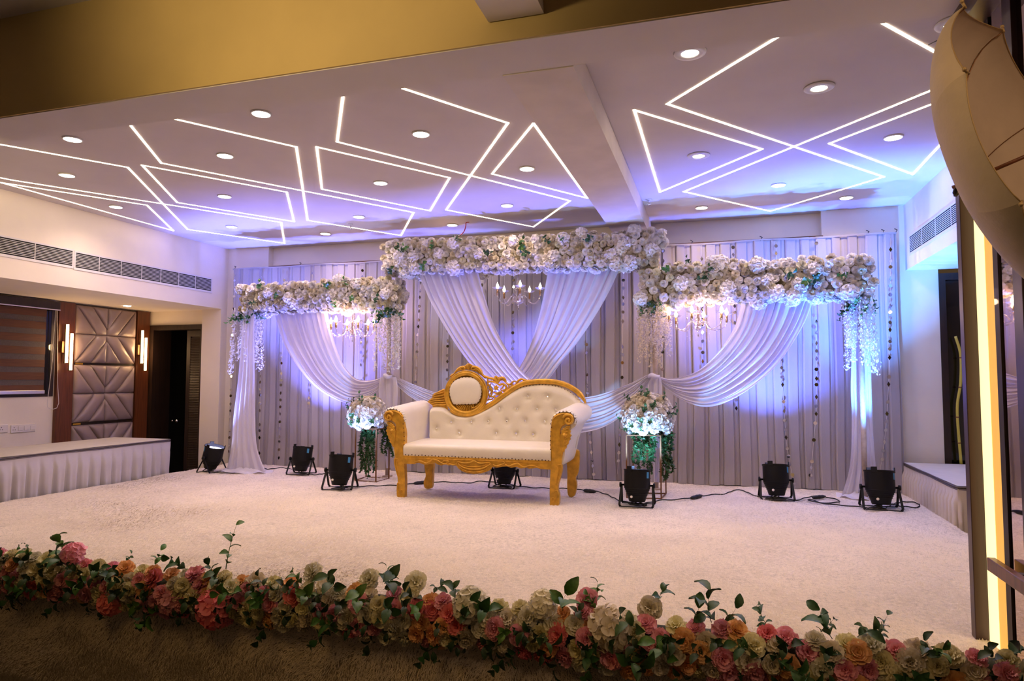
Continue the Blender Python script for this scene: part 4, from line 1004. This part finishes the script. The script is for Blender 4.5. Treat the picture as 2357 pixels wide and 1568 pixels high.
# legs with arm posts (outline taken on the right post, mirrored to the left)
band = [(1612,640),(1640,606),(1690,590),(1740,590),(1790,603),(1806,640),(1800,680),(1770,700),(1735,690),(1718,700),(1695,715),(1684,745),(1682,790),(1690,850),(1700,905),(1706,950),(1700,985),(1694,1040),(1697,1110),(1680,1180),(1664,1240),(1662,1290),(1672,1330),(1672,1400),(1658,1440),(1592,1440),(1590,1380),(1586,1300),(1590,1200),(1594,1100),(1592,1000),(1592,900),(1592,780),(1600,700)]
leafp = [(1735,712),(1770,705),(1772,725),(1762,740),(1780,760),(1770,775),(1786,795),(1770,815),(1778,830),(1760,845),(1758,870),(1742,885),(1738,910),(1724,920),(1716,945),(1702,950),(1690,900),(1684,840),(1684,790),(1696,770),(1690,750),(1706,745),(1704,730),(1720,728)]
def mir(pts3, m): return [((2*SX-p[0]) if m else p[0], p[1], p[2]) for p in pts3]
for m in (False, True):
    def pl(name, poly, y, th, mt, par, bev=.008):
        P = mir([S(a, b, y) for a, b in poly], m); P = [tuple(q) for q in smoothline(P, 90, True)] if name != 'carved_leaf' else P
        return put(name, G().prism([(p[0], p[2]) for p in P], lambda u, v, w_: (u, y+th*w_, v)), M[mt], par, True, bev, auto=True)
    leg = pl('front_leg', band, YF, .075, 'gold', sofa)
    pl('carved_leaf', leafp, YF-.008, .035, 'gold', leg, .004)
    def tb(name, pts, y, r, par, n=30, mt='gold', taper=True):
        W_ = smoothline(mir([S(a, b, y) for a, b in pts], m), n)
        return put(name, G().tube(list(W_), [r*(.4+.6*math.sin(PI*min(1,(i+1.5)/(n+2)))) if taper else r for i in range(n+1)], 7), M[mt], par)
    tb('scroll', [(1712,640),(1722,618),(1752,608),(1785,622),(1795,655),(1778,684),(1748,686),(1734,664),(1745,644),(1764,646),(1768,662),(1757,668)], YF-.006, .014, leg, 40, taper=False)
    tb('carved_edge', [(1620,650),(1650,618),(1700,602),(1720,602)], YF-.002, .007, leg)
    tb('carved_edge', [(1618,660),(1608,740),(1606,850),(1608,960),(1604,1060)], YF-.001, .005, leg)
    tb('carved_groove', [(1655,1065),(1690,1060),(1690,1110),(1672,1180),(1655,1240)], YF-.003, .007, leg)
    tb('carved_groove', [(1645,1070),(1668,1100),(1655,1180),(1642,1240)], YF-.003, .006, leg)
    tb('carved_groove', [(1632,1300),(1650,1292),(1662,1310),(1655,1350),(1640,1380)], YF-.003, .007, leg)
    tb('carved_groove', [(1605,1380),(1612,1358),(1628,1366),(1624,1390),(1612,1392)], YF-.003, .006, leg)
    c = mir([S(1722, 793, YF-.01)], m)[0]
    put('carved_rosette', G().lathe([(.001,.014),(.012,.012),(.022,.002),(.026,-.008)], 16, Matrix.Translation(c) @ Matrix.Rotation(PI/2, 4, 'X')).ball((c[0],c[1]-.012,c[2]),.008), M['gold'], leg)
    for k in range(7):
        t = k/6; a = (1722+ (30 if k % 2 else 12), 730+k*32)
        tb('leaf_vein', [(1722, 745+k*28), (1740, 735+k*27), (1760-k*4, 735+k*26)], YF-.010, .004, leg, 8)
    # arm
    F0 = mir([S(a, b, 6.90) for a, b in [(1600,1060),(1600,900),(1598,780),(1606,670),(1632,598),(1690,562),(1750,562),(1808,592),(1842,650),(1832,700),(1790,735),(1760,800),(1735,900),(1706,1060)]], m)
    F0 = smoothline(F0, 52, True)
    sx = -1 if m else 1
    def armf(u, v):
        i = int(round(u*52)) % 52; p = F0[i]; hh = min(1, max(0, (p[2]-.42)/.5))
        bul = .012*math.sin(v*PI)
        k = 1-.5*abs(2*v-1)**14*0
        cx0 = F0[:,0].mean(); cz0 = F0[:,2].mean()
        s = 1-.05*(abs(2*v-1)**12)
        x_ = cx0+(p[0]-cx0)*s + (.10 if m else .055)*v*hh + sx*(bul if hh > .5 else 0); z_ = cz0+(p[2]-cz0)*s+.065*v*hh
        return (x_, 6.895+v*.60, z_)
    arm = put('arm', G().grid(armf, 52, 26, True).add([armf(i/52, 0) for i in range(52)], [tuple(range(52))]).add([armf(i/52, 1) for i in range(52)], [tuple(range(52))]), M['leather'], sofa)
    # gathered ruffle round the arm front
    top = [S(a, b, 6.90) for a, b in [(1600,700),(1604,660),(1628,612),(1680,572),(1750,566),(1805,592),(1835,645),(1826,695)]]
    tw = smoothline(mir(top, m), 70); cc = tw.mean(0)
    def ruf(u, v):
        p = tw[int(round(u*70))]; d = np.array([p[0]-cc[0], 0, p[2]-cc[2]]); L = np.linalg.norm(d); d = d/L
        a = .006*math.sin(u*PI*34)*(math.sin(v*PI)**.6); rad = .012*math.sin(v*PI)+a-.018*(1-v)
        q = p+d*rad; return (q[0], 6.872+.05*v, q[2])
    put('ruffle', G().grid(ruf, 140 if False else 70, 6), M['leather'], arm)
    ng = G()
    for a, b in [(1606,720),(1600,760),(1597,800),(1594,840),(1594,880),(1596,920),(1596,950),(1592,985)]:
        p = mir([S(a, b, YF-.002)], m)[0]; ng.ball(p, .0062, 6, 4)
    for i in range(4, 70, 6): ng.ball((tw[i][0]*.985+cc[0]*.015, 6.872, tw[i][2]-.012), .0055, 6, 4)
    put('nail_trim', ng, M['nail'], arm, kind='stuff')
# rear legs
for poly in ([(460,1045),(535,1045),(532,1120),(530,1200),(518,1270),(462,1270),(450,1215),(468,1160),(462,1110)], [(1750,960),(1848,930),(1845,1120),(1820,1180),(1832,1235),(1825,1290),(1808,1343),(1757,1343),(1745,1250),(1747,1150)]):
    splate('rear_leg', poly, 7.46, .06, 'gold', smooth_n=40)
# seat
zs = S(900, 890, YF)[2]; zbt = S(930, 998, YF)[2]; xa = S(272, 900, YF)[0]; xb = S(1600, 900, YF)[0]
def seatf(u, v):
    x = xa+(xb-xa)*u
    L1 = zs-zbt; L2 = .58; s = v*(L1+L2)
    rr0 = .03
    sag = -.008*math.sin(u*PI)+.012*math.sin(u*PI)*1
    if s < L1-rr0: return (x, YF-.004-.010*math.sin(s/L1*PI), zbt+s)
    if s < L1+rr0:
        a = (s-(L1-rr0))/(2*rr0)*PI/2; return (x, YF-.004+rr0*(1-math.cos(a)), zs-rr0+rr0*math.sin(a))
    t = (s-L1-rr0)/(L2-rr0); return (x, YF+.026+t*.54, zs+.016*math.sin(t*PI)*math.sin(u*PI)**.3+.02*t)
put('seat_cushion', G().grid(seatf, 60, 30), M['leather'], sofa)
ng = G()
for k in range(44):
    p = S(285+(1580-285)*k/43, 968+(1020-968)*k/43+3*math.sin(k*2.1), YF-.008); ng.ball(p, .0066, 6, 4)
put('nail_trim', ng, M['nail'], sofa, kind='stuff')
# apron
apr = [(262,972),(800,990),(1200,1008),(1600,1024),(1600,1104),(1510,1100),(1470,1088),(1430,1094),(1400,1095),(1370,1086),(1330,1095),(1290,1078),(1240,1087),(1200,1074),(1160,1076),(1110,1086),(1070,1078),(1052,1105),(1010,1126),(960,1138),(905,1143),(850,1137),(800,1120),(765,1096),(745,1070),(700,1060),(680,1066),(645,1056),(610,1066),(575,1058),(556,1044),(520,1050),(490,1056),(450,1058),(410,1042),(378,1046),(366,1054),(262,1052)]
ap = splate('apron', apr, YF-.005, .045, 'gold', bev=.006)
for pts, r in (([(365,1040),(400,1026),(440,1030),(470,1046),(500,1036),(530,1010),(560,1018),(590,1040),(610,1052)], .009), ([(540,1008),(575,1018),(600,1036),(640,1052),(665,1040),(655,1026),(642,1034)], .009),
   ([(620,1032),(645,1020),(680,1030),(660,1045)], .007), ([(680,1048),(720,1060),(750,1048)], .008), ([(745,1062),(760,1030),(790,1040),(830,1044),(870,1040),(905,1024),(940,1042),(980,1046),(1020,1040),(1050,1044),(1062,1066)], .009),
   ([(762,1046),(790,1072),(830,1090),(905,1100),(980,1092),(1030,1070),(1052,1050)], .010), ([(775,1080),(830,1112),(905,1124),(985,1112),(1035,1084)], .007), ([(800,1060),(850,1074),(905,1078),(960,1074),(1010,1058)], .006),
   ([(1075,1056),(1110,1070),(1150,1058),(1180,1046),(1172,1032),(1160,1040)], .009), ([(1180,1050),(1220,1070),(1260,1056),(1300,1046),(1330,1070),(1365,1082),(1400,1068),(1440,1066),(1480,1080),(1500,1086)], .009),
   ([(280,1000),(700,1010),(1200,1028),(1590,1044)], .004)):
    scurl('carved_scroll', pts, YF-.012, r, ap)
for k in range(17):
    t = k/16; a = (780+250*t, 1100+34*math.sin(t*PI)); scurl('carved_flute', [(a[0], a[1]-16), (a[0]+2*(t-.5), a[1]+4)], YF-.006, .004, ap, n=4)
# backrest
low = [(520,560),(540,545),(560,541),(600,541),(645,552),(690,582),(735,608),(790,622),(850,622),(910,606),(1000,570),(1085,518),(1180,450),(1280,385),(1350,352),(1430,338),(1530,333),(1620,340),(1700,362),(1775,402),(1830,452),(1885,510),(1910,560)]
lw = smoothline([S(a, b, YK) for a, b in low], 200)
btn = [(700,672),(880,672),(1035,668),(1203,668),(1368,664),(1545,670),(566,725),(773,773),(1106,775),(1286,778),(1441,788),(1135,555),(1293,555),(1475,558),(1643,563),(1393,445),(1570,447)]
BW = [S(a, b, YK-.03) for a, b in btn]
zlo = S(1000, 835, YK)[2]-.06; bxa = lw[0][0]; bxb = lw[-1][0]
def backf(u, v):
    x = bxa+(bxb-bxa)*u; zt = float(np.interp(x, lw[:,0], lw[:,2]))+.014; z = zlo+(zt-zlo)*v
    e = min(1, (1-v)/.16); puff = .055*(1-(1-e)**2)+.010
    for b in BW:
        d2 = ((x-b[0])**2+(z-b[2])**2); puff -= .030*math.exp(-d2/.0016)+.014*math.exp(-d2/.012)
    z = max(z, zlo+max(0, (x-(bxb-.10))/.10)*.42+max(0, ((bxa+.03)-x)/.03)*.1); return (x, YK-puff+.012, z)
put('back_cushion', G().grid(backf, 150, 60), M['leather'], sofa)
for b in BW: put('crystal_button', G().lathe([(.015,0),(.013,.007),(.007,.012),(.001,.013)], 8, Matrix.Translation((b[0], YK-.028, b[2])) @ Matrix.Rotation(PI/2, 4, 'X')), M['crystal'], sofa, False)
ng = G(); ll = smoothline([S(a, b, YK-.004) for a, b in low[2:-1]], 52)
for p in ll: ng.ball((p[0], YK-.012, p[2]-.006), .0066, 6, 4)
put('nail_trim', ng, M['nail'], sofa, kind='stuff')
put('back_board', G().prism([(p[0], p[2]) for p in lw[4:-12:5]]+[(bxb-.10, zs+.25), (bxb-.20, zbt), (bxa+.12, zbt)], lambda u, v, w_: (u, YK+.012+.03*w_, v)), M['leather'], sofa, False)
# gold top rail
mid = [(700,560),(745,590),(800,604),(860,602),(920,588),(1000,548),(1080,498),(1165,438),(1260,372),(1340,330),(1410,315),(1490,307),(1560,306),(1640,313),(1720,333),(1800,372),(1860,420),(1900,475),(1912,505)]
mw_ = smoothline([S(a, b, YK-.015) for a, b in mid], 90)
tr_ = put('top_rail', G().tube(list(mw_), [.030 if i < 84 else .030-.003*(i-84) for i in range(91)], 12, nrm=(0,1,0), flat=.8), M['gold'], sofa)
me2 = smoothline([S(a, b-12, YK-.032) for a, b in mid[3:]], 80)
put('rail_bead', G().tube(list(me2), .006, 6), M['gold'], tr_)
# medallion
def oval(rx, ry, n=56, cx_=835, cy_=418): return [(cx_+rx*math.cos(2*PI*k/n)*(1+.03*math.sin(2*PI*k/n)), cy_+ry*math.sin(2*PI*k/n)*(1.0 if math.sin(2*PI*k/n) < 0 else .96)) for k in range(n)]
md = splate('medallion_back', oval(178, 196), YK-.005, .03, 'goldd')
put('medallion_ring', G().tube([S(a, b, YK-.02) for a, b in oval(170, 184)], .029, 12, closed=True, nrm=(0,1,0), flat=.85), M['gold'], md)
put('ring_bead', G().tube([S(a, b, YK-.035) for a, b in oval(192, 204)], .008, 8, closed=True), M['gold'], md)
cpts = smoothline([(700,330),(735,295),(785,274),(835,268),(895,274),(940,300),(966,340),(975,395),(966,450),(945,492),(915,510),(800,514),(725,514),(702,480),(686,430),(684,375)], 60, True)
def mcush(u, v):
    i = int(round(u*60)) % 60; a, b = cpts[i]; s = 1-v; p = S(830+(a-830)*s, 400+(b-400)*s, YK-.03)
    return (p[0], YK-.028-.045*(1-(1-v)**2.4)**.5 if v > 0 else YK-.028, p[2])
put('medallion_cushion', G().grid(mcush, 60, 12, True), M['leather'], md)
ng = G()
for i in range(0, 60, 2): p = S(cpts[i][0], cpts[i][1], YK-.035); ng.ball(p, .0062, 6, 4)
put('nail_trim', ng, M['nail'], md, kind='stuff')
for k in range(9):
    t = k/8; scurl('carved_rib', [(745+t*150, 522), (765+t*140, 545), (790+t*95, 572)], YK-.022, .006, md, n=8)
scurl('carved_curl', [(960,500),(930,530),(900,545),(880,530),(890,514),(905,522)], YK-.026, .009, md)
# crest
crest = splate('crest', [(683,264),(700,240),(722,232),(740,205),(752,188),(775,172),(800,165),(825,163),(838,150),(857,143),(878,150),(890,160),(925,166),(955,185),(972,205),(982,232),(1000,262),(1015,255),(1020,272),(1000,282),(965,250),(930,222),(885,205),(835,198),(785,205),(745,222),(715,250),(695,268)], YK-.01, .03, 'gold', bev=.005)
for pts, r in (([(690,262),(725,238),(752,205),(790,178),(815,178),(825,195),(805,205),(790,198)], .012), ([(735,232),(765,200),(800,186),(812,196)], .008), ([(705,252),(745,218),(772,190)], .007),
   ([(855,150),(850,175),(856,205)], .012), ([(838,158),(845,180),(852,200)], .007), ([(876,158),(866,180),(860,200)], .007),
   ([(1005,268),(975,235),(958,200),(925,176),(895,176),(880,192),(895,205),(912,198)], .012), ([(965,235),(940,200),(905,186)], .008), ([(770,212),(780,196),(800,210)], .006), ([(930,212),(935,196),(915,205)], .006),
   ([(752,222),(766,204),(782,214)], .006), ([(950,225),(955,208),(940,216)], .006)):
    scurl('carved_leaf', pts, YK-.022, r, crest)
# left leaf carving
lf = splate('side_leaf_carving', [(483,492),(505,468),(530,452),(528,432),(545,412),(580,402),(605,385),(632,372),(645,400),(650,450),(655,520),(668,565),(640,548),(600,536),(560,536),(538,545),(524,520)], YK-.008, .03, 'gold', bev=.005)
for pts in ([(530,440),(560,422),(600,412),(638,398)], [(532,452),(570,440),(610,436),(645,424)], [(500,478),(545,466),(590,462),(648,450)], [(505,492),(550,482),(600,480),(650,472)], [(520,508),(560,500),(610,500),(655,494)], [(530,524),(575,518),(620,520),(658,516)], [(556,416),(580,404),(630,382)], [(640,380),(648,440),(655,500),(672,560)]):
    scurl('carved_vein', pts, YK-.022, .008, lf, n=14)
# openwork between medallion and rail
ow = link(bpy.data.objects.new('openwork_carving', bpy.data.meshes.new('empty_mesh')))
bpy.data.objects.remove(ow)
ow = splate('openwork_carving', [(1075,300),(1088,272),(1112,264),(1150,268),(1180,280),(1195,305),(1175,308),(1160,298),(1140,302),(1130,318),(1110,322),(1095,312)], YK-.002, .022, 'gold', bev=.004)
def c2(pts): return [((1080+a/8.42-860)*3.92, (820+b/8.42-800)*3.92) for a, b in pts]
for pts, r in (([(290,375),(330,400),(400,430),(470,440),(520,480),(545,530)], .016), ([(545,530),(530,470),(500,410),(530,400),(560,450)], .012), ([(545,530),(590,440),(650,415),(700,450),(710,500),(680,490)], .014),
   ([(545,530),(600,560),(640,540),(690,560),(720,600),(700,650),(640,660),(600,650)], .015), ([(700,500),(740,540),(800,545),(850,495),(900,490),(920,510)], .013), ([(760,590),(830,590),(900,560),(950,480),(1010,445),(1060,460),(1130,470),(1155,455)], .015),
   ([(900,560),(960,550),(1020,510),(1060,475)], .011), ([(740,540),(770,600),(720,660),(650,690)], .012), ([(545,530),(470,500),(400,490),(360,520),(380,570),(420,600)], .013), ([(350,430),(360,520),(345,600)], .011), ([(420,530),(400,590),(430,640),(450,690),(400,720)], .013),
   ([(370,620),(420,660),(440,720),(420,790)], .012), ([(470,700),(540,720),(600,700),(630,690),(600,740),(540,750)], .014), ([(380,730),(420,780),(480,790),(500,830),(450,850)], .012), ([(350,860),(380,840),(430,840),(460,820)], .011), ([(540,750),(480,780),(520,810)], .010), ([(380,660),(370,720),(390,780),(370,850)], .010), ([(600,520),(660,560),(640,620),(600,640)], .010), ([(800,600),(830,560),(860,545)], .009)):
    scurl('carved_scroll', c2(pts), YK-.006, r, ow, n=20)
ctr = S(*c2([(522,615)])[0], YK-.02)
fl = G()
for k in range(5):
    a = 2*PI*k/5+.3; fl.ball((ctr[0]+.018*math.cos(a), ctr[1], ctr[2]+.018*math.sin(a)), .014, 8, 6)
fl.ball((ctr[0], ctr[1]-.014, ctr[2]), .009, 8, 6)
put('carved_rosette', fl, M['gold'], ow)
# ================================================================== FRONT FLOWER GARLAND
gl = thing('flower_garland', 'long garland of pink, cream and peach flowers along the stage edge', 'garland', (-1.9, SE, 0))
r = random.Random(21)
gx0, gx1 = -5.35, 1.29
def gsec(t, x):   # t 0 (bottom front) .. 1 (back top)
    a = -1.05+t*2.45; R_ = .125
    return Vector((x, SE-.045-R_*.80*math.cos(a), -.055+R_*1.0*math.sin(a))), Vector((0, -math.cos(a), math.sin(a)))
put('foam_core', G().tube([(gx0+(gx1-gx0)*i/40, SE-.03, -.05+.005*math.sin(i)) for i in range(41)], .088, 12), M['coredark'], gl)
cols = [('fivory',.20),('fyellow',.22),('fcream',.15),('fpink',.23),('fcoral',.07),('forange',.13)]
def pick():
    q = r.random(); a = 0
    for c, w_ in cols:
        a += w_
        if q < a: return c
    return 'fivory'
rows = 5; n_ = 59; cnt = 0
for i in range(n_):
    for j in range(rows):
        x = gx0+(i+.5+(.5 if j % 2 else 0)+r.uniform(-.25,.25))*(gx1-gx0)/n_; t = (j+.4+r.uniform(-.2,.2))/rows
        p, d = gsec(t, x); k = r.choice(['c11','c12','c13','r14','c15'])
        dd = (d+Vector((r.uniform(-.45,.45), -.2, r.uniform(-.3,.35)))).normalized()
        s = r.uniform(.050,.066)*(1.0 if j else .95)
        inst('flower', fmesh(k, pick()), gl, aim(p+d*r.uniform(-.012,.02)-Vector((-1.9,SE,0)), dd, s, r.random()*6)); cnt += 1
# the large hydrangea heads the photograph shows
for px, py, col, s in ((500,1400,'fcoral',.13),(1085,1395,'fivory',.105),(1250,1392,'fivory',.08),(1405,1450,'fcream',.125),(170,1275,'fpink',.08),(260,1385,'fcoral',.09),(400,1385,'fpink',.095)):
    p = Vector(onY(px, py, SE-.12)); dd = Vector((0,-1,.35))
    inst('hydrangea_head', fmesh('h16', col), gl, aim(p-Vector((-1.9,SE,0)), dd, s, r.random()*6))
for px, py, col in ((1352,1382,'fpink'),(1480,1445,'fpink'),(1495,1400,'fcream'),(958,1340,'fivory'),(720,1320,'fivory'),(850,1335,'fivory'),(2030,1530,'fcoral'),(1355,1480,'forange'),(1612,1475,'forange'),(2130,1535,'fcoral')):
    p = Vector(onY(px, py, SE-.02)); inst('flower', fmesh(r.choice(['c11','c13']), col), gl, aim(p-Vector((-1.9,SE,0)), (r.uniform(-.3,.3),-.8,.6), .068, r.random()*6))
for i in range(62):
    x = gx0+(i+r.random())*(gx1-gx0)/62; t = r.choice([.25,.4,.5,.6,.75,.9,1.0]); p, d = gsec(t, x)
    dd = d*.6+Vector((r.uniform(-.8,.8), r.uniform(-.5,.2), r.uniform(-.3,.45)))
    inst('leaf_sprig', sprmesh(r.choice([1,2,3,6]), r.choice(['leaf','leaf','leaf2']), nl=r.choice([4,5]), L=1.0, ls=.62, wd=.36), gl, aim(p+d*.02-Vector((-1.9,SE,0)), dd, r.uniform(.09,.15), 0))
for i in range(90):
    x = gx0+(i+r.random())*(gx1-gx0)/90; t = r.uniform(.1,.85); p, d = gsec(t, x)
    inst('leaf_sprig', sprmesh(r.choice([1,2,3,6]), 'leafd', nl=4, L=1.0, ls=.55, wd=.36), gl, aim(p+d*.01-Vector((-1.9,SE,0)), d+Vector((r.uniform(-.9,.9), -.1, r.uniform(-.7,.4))), r.uniform(.08,.12), 0))
for i in range(12):
    x = gx0+(i+r.random())*(gx1-gx0)/12; p, d = gsec(.15, x)
    inst('leaf_sprig', sprmesh(3, 'leaf', nl=5, ls=.46), gl, aim(p-Vector((-1.9,SE,0)), (r.uniform(-.5,.5), -.5, -1), .13, 0))
for (px, py, s, tx) in ((520,1300,.33,.15),(900,1345,.17,.0),(1500,1395,.20,.5),(1370,1385,.16,.3),(1770,1440,.16,-.6),(2025,1460,.14,.15),(60,1270,.11,.2),(290,1290,.10,.7),(1885,1450,.13,.9),(640,1345,.10,.5)):
    p = Vector(onY(px, py+10, SE+.02))
    inst('tall_leaf_stem', sprmesh(7 if s > .15 else 8, 'leaf2' if px in (900,520,1370,2190) else 'leaf', nl=7, L=1.0, ls=.24 if px == 520 else .38, wd=.40, droop=.2), gl, aim(p-Vector((-1.9,SE,0)), (tx, -.05, 1), s*.82, r.random()*6))
# ================================================================== RIGHT FRAME OF THE PROSCENIUM
XF = 1.30; PYR = 706
def fy(px): return onX(px, PYR, XF)[1]
ZH = 3.08
fr = thing('lit_frame_panel', 'brown laminate frame with glowing yellow strip and mirror at right', 'wall panel', (1.4, 3.6, -.43))
put('frame_post', bx(1.243, 1.302, 4.03, 4.09, -.43, ZH), M['purple'], fr, True, .003)
put('frame_core', bx(XF+.02, 1.55, 2.0, 4.085, -.43, ZH), M['darkwood'], fr, False)
yA, yB, yC, yD, yE, yF, yG = [fy(p) for p in (2233,2246,2267,2288,2299,2340,2362)]
put('groove', bx(XF+.004, XF+.02, yA, 4.04, -.43, ZH), M['darkwood'], fr, False)
put('groove', bx(XF+.010, XF+.02, yB, yA, -.43, ZH), M['rust'], fr, False)
put('glowing_strip', bx(XF+.005, XF+.02, yC, yB, -.43, ZH), M['cove'], fr, False)
put('amber_strip', bx(XF+.008, XF+.02, yD, yC, -.43, ZH), M['cove2'], fr, False)
put('groove', bx(XF+.002, XF+.02, yE, yD, -.43, ZH), M['darkwood'], fr, False)
put('mirror_pane', bx(XF+.010, XF+.02, yF, yE, -.43, ZH), M['mirror'], fr, False)
put('frame_post', bx(XF-.012, XF+.02, yG, yF, -.43, ZH), M['purple'], fr, True, .003)
put('mirror_pane', bx(XF+.010, XF+.02, 2.0, yG, -.43, ZH), M['mirror'], fr, False)
put('frame_head', bx(1.20, 1.6, 2.0, 4.09, ZH, 3.19), M['purple'], fr, False)
a = onZ(2262, 72, ZH-.004); b = onZ(2290, 72, ZH-.004); c = onZ(2306, 12, ZH-.004)
put('glowing_strip', bx(a[0]+.03, b[0]+.01, 2.2, a[1]+.03, ZH-.006, ZH), M['cove'], fr, False)
hr = thing('handrail', 'dark brown wooden handrail fixed along the mirror at right', 'handrail', (1.26, 3.4, .37))
a = onX(2286, 1298, 1.262)
put('rail', bx(1.235, 1.272, 2.0, a[1], a[2]-.032, a[2]+.030), M['wood'], hr, True, .004)
for y in (3.6, 2.6): put('rail_bracket', bx(1.262, XF+.01, y-.02, y+.02, a[2]-.015, a[2]+.015), M['darkwood'], hr, False)
g0 = onY(2199, 431, 3.75)
tag(put('wall_hook', G().tube(smoothline([(1.25,3.9,g0[2]),(1.2,3.85,g0[2]+.01),(1.16,3.82,g0[2]-.02),(1.17,3.8,g0[2]+.03)], 12), .012, 6), M['cable']), 'small dark hook on the frame post beside parasol', 'hook')
# added glowing strip that imitates a yellow reflection in the dark glass at right
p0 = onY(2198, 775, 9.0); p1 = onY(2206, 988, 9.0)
bb = thing('reflection_strip', 'slim yellow glowing strip imitating a reflection in the dark glass at right', 'reflection', (p1[0], 8.97, .34))
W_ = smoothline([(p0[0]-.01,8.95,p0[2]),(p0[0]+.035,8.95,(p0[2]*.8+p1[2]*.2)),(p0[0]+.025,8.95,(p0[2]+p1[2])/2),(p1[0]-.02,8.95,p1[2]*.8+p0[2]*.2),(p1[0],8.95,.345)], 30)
put('strip_tube', G().tube(list(W_), .015, 8), mat('reflection_yellow', (.4,.32,.06), .4, emit=(.8,.62,.1), es=.05), bb)
for k in (5, 12, 19, 25): put('strip_ring', G().tube([W_[k], W_[k]+(W_[k+1]-W_[k])*.3], .018, 8), M['rust'], bb)
# ================================================================== PARASOL
KS = .76; cc = Vector((1.204*KS, 3.003*KS, CAMH+.879*KS)); Rp = .62*KS
N_ = Vector((-.783, .571, -.247)).normalized(); uu = N_.cross(Vector((0,0,1))).normalized(); vv_ = N_.cross(uu)
a1 = 4.96-PI/4
A_ = uu*math.cos(a1)+vv_*math.sin(a1); B_ = uu*math.cos(a1-PI/2)+vv_*math.sin(a1-PI/2)
um = thing('parasol', 'beige cloth parasol with scalloped edge hung at top right', 'parasol', tuple(cc))
Hh = Rp*.40
def up(phi, s, dent=0.0):
    rr_ = Rp*math.sin(s*PI/2)**.92*(1-dent); h = Hh*(math.cos(s*PI/2))**.9 if s < 1 else 0
    return A_*(rr_*math.cos(phi)) + B_*(rr_*math.sin(phi)) + N_*h
for k in range(8):
    def pf(u, v, k=k):
        phi = (k+u)*PI/4; w_ = 4*u*(1-u); s = v*(1-.07*w_)
        return tuple(up(phi, max(s, .001), .025*w_*v))
    put('canopy_panel', G().grid(pf, 14, 16), M['umb'], um, local=True)
    put('hem_piping', G().tube([pf(i/14, 1.0) for i in range(15)], .0018, 5), M['umbt'], um, local=True)
    phi = k*PI/4
    put('rib', G().tube([up(phi, i/10)*.985 for i in range(1, 11)], .0018, 5), M['rust'], um, local=True)
    tp_ = up(phi, 1.0)
    put('rib_tip', G().tube([tp_*.98, tp_*1.02], .004, 6).ball(tuple(tp_*1.03), .006, 8, 6), M['umbt'], um, local=True)
put('shaft', G().tube([N_*(Hh+.05), N_*(.02)], .006, 8), M['wood'], um, local=True)

W_ = smoothline([onZ(2137,103,CZ-.012), onZ(2160,92,CZ-.02), onZ(2172,88,CZ-.012), onZ(2198,74,CZ-.005)], 20)
o = thing('loose_wire', 'thin black wire trailing across the ceiling beside the parasol', 'wire', tuple(W_[0])); put('cord', G().tube(list(W_), .003, 5), M['cable'], o)
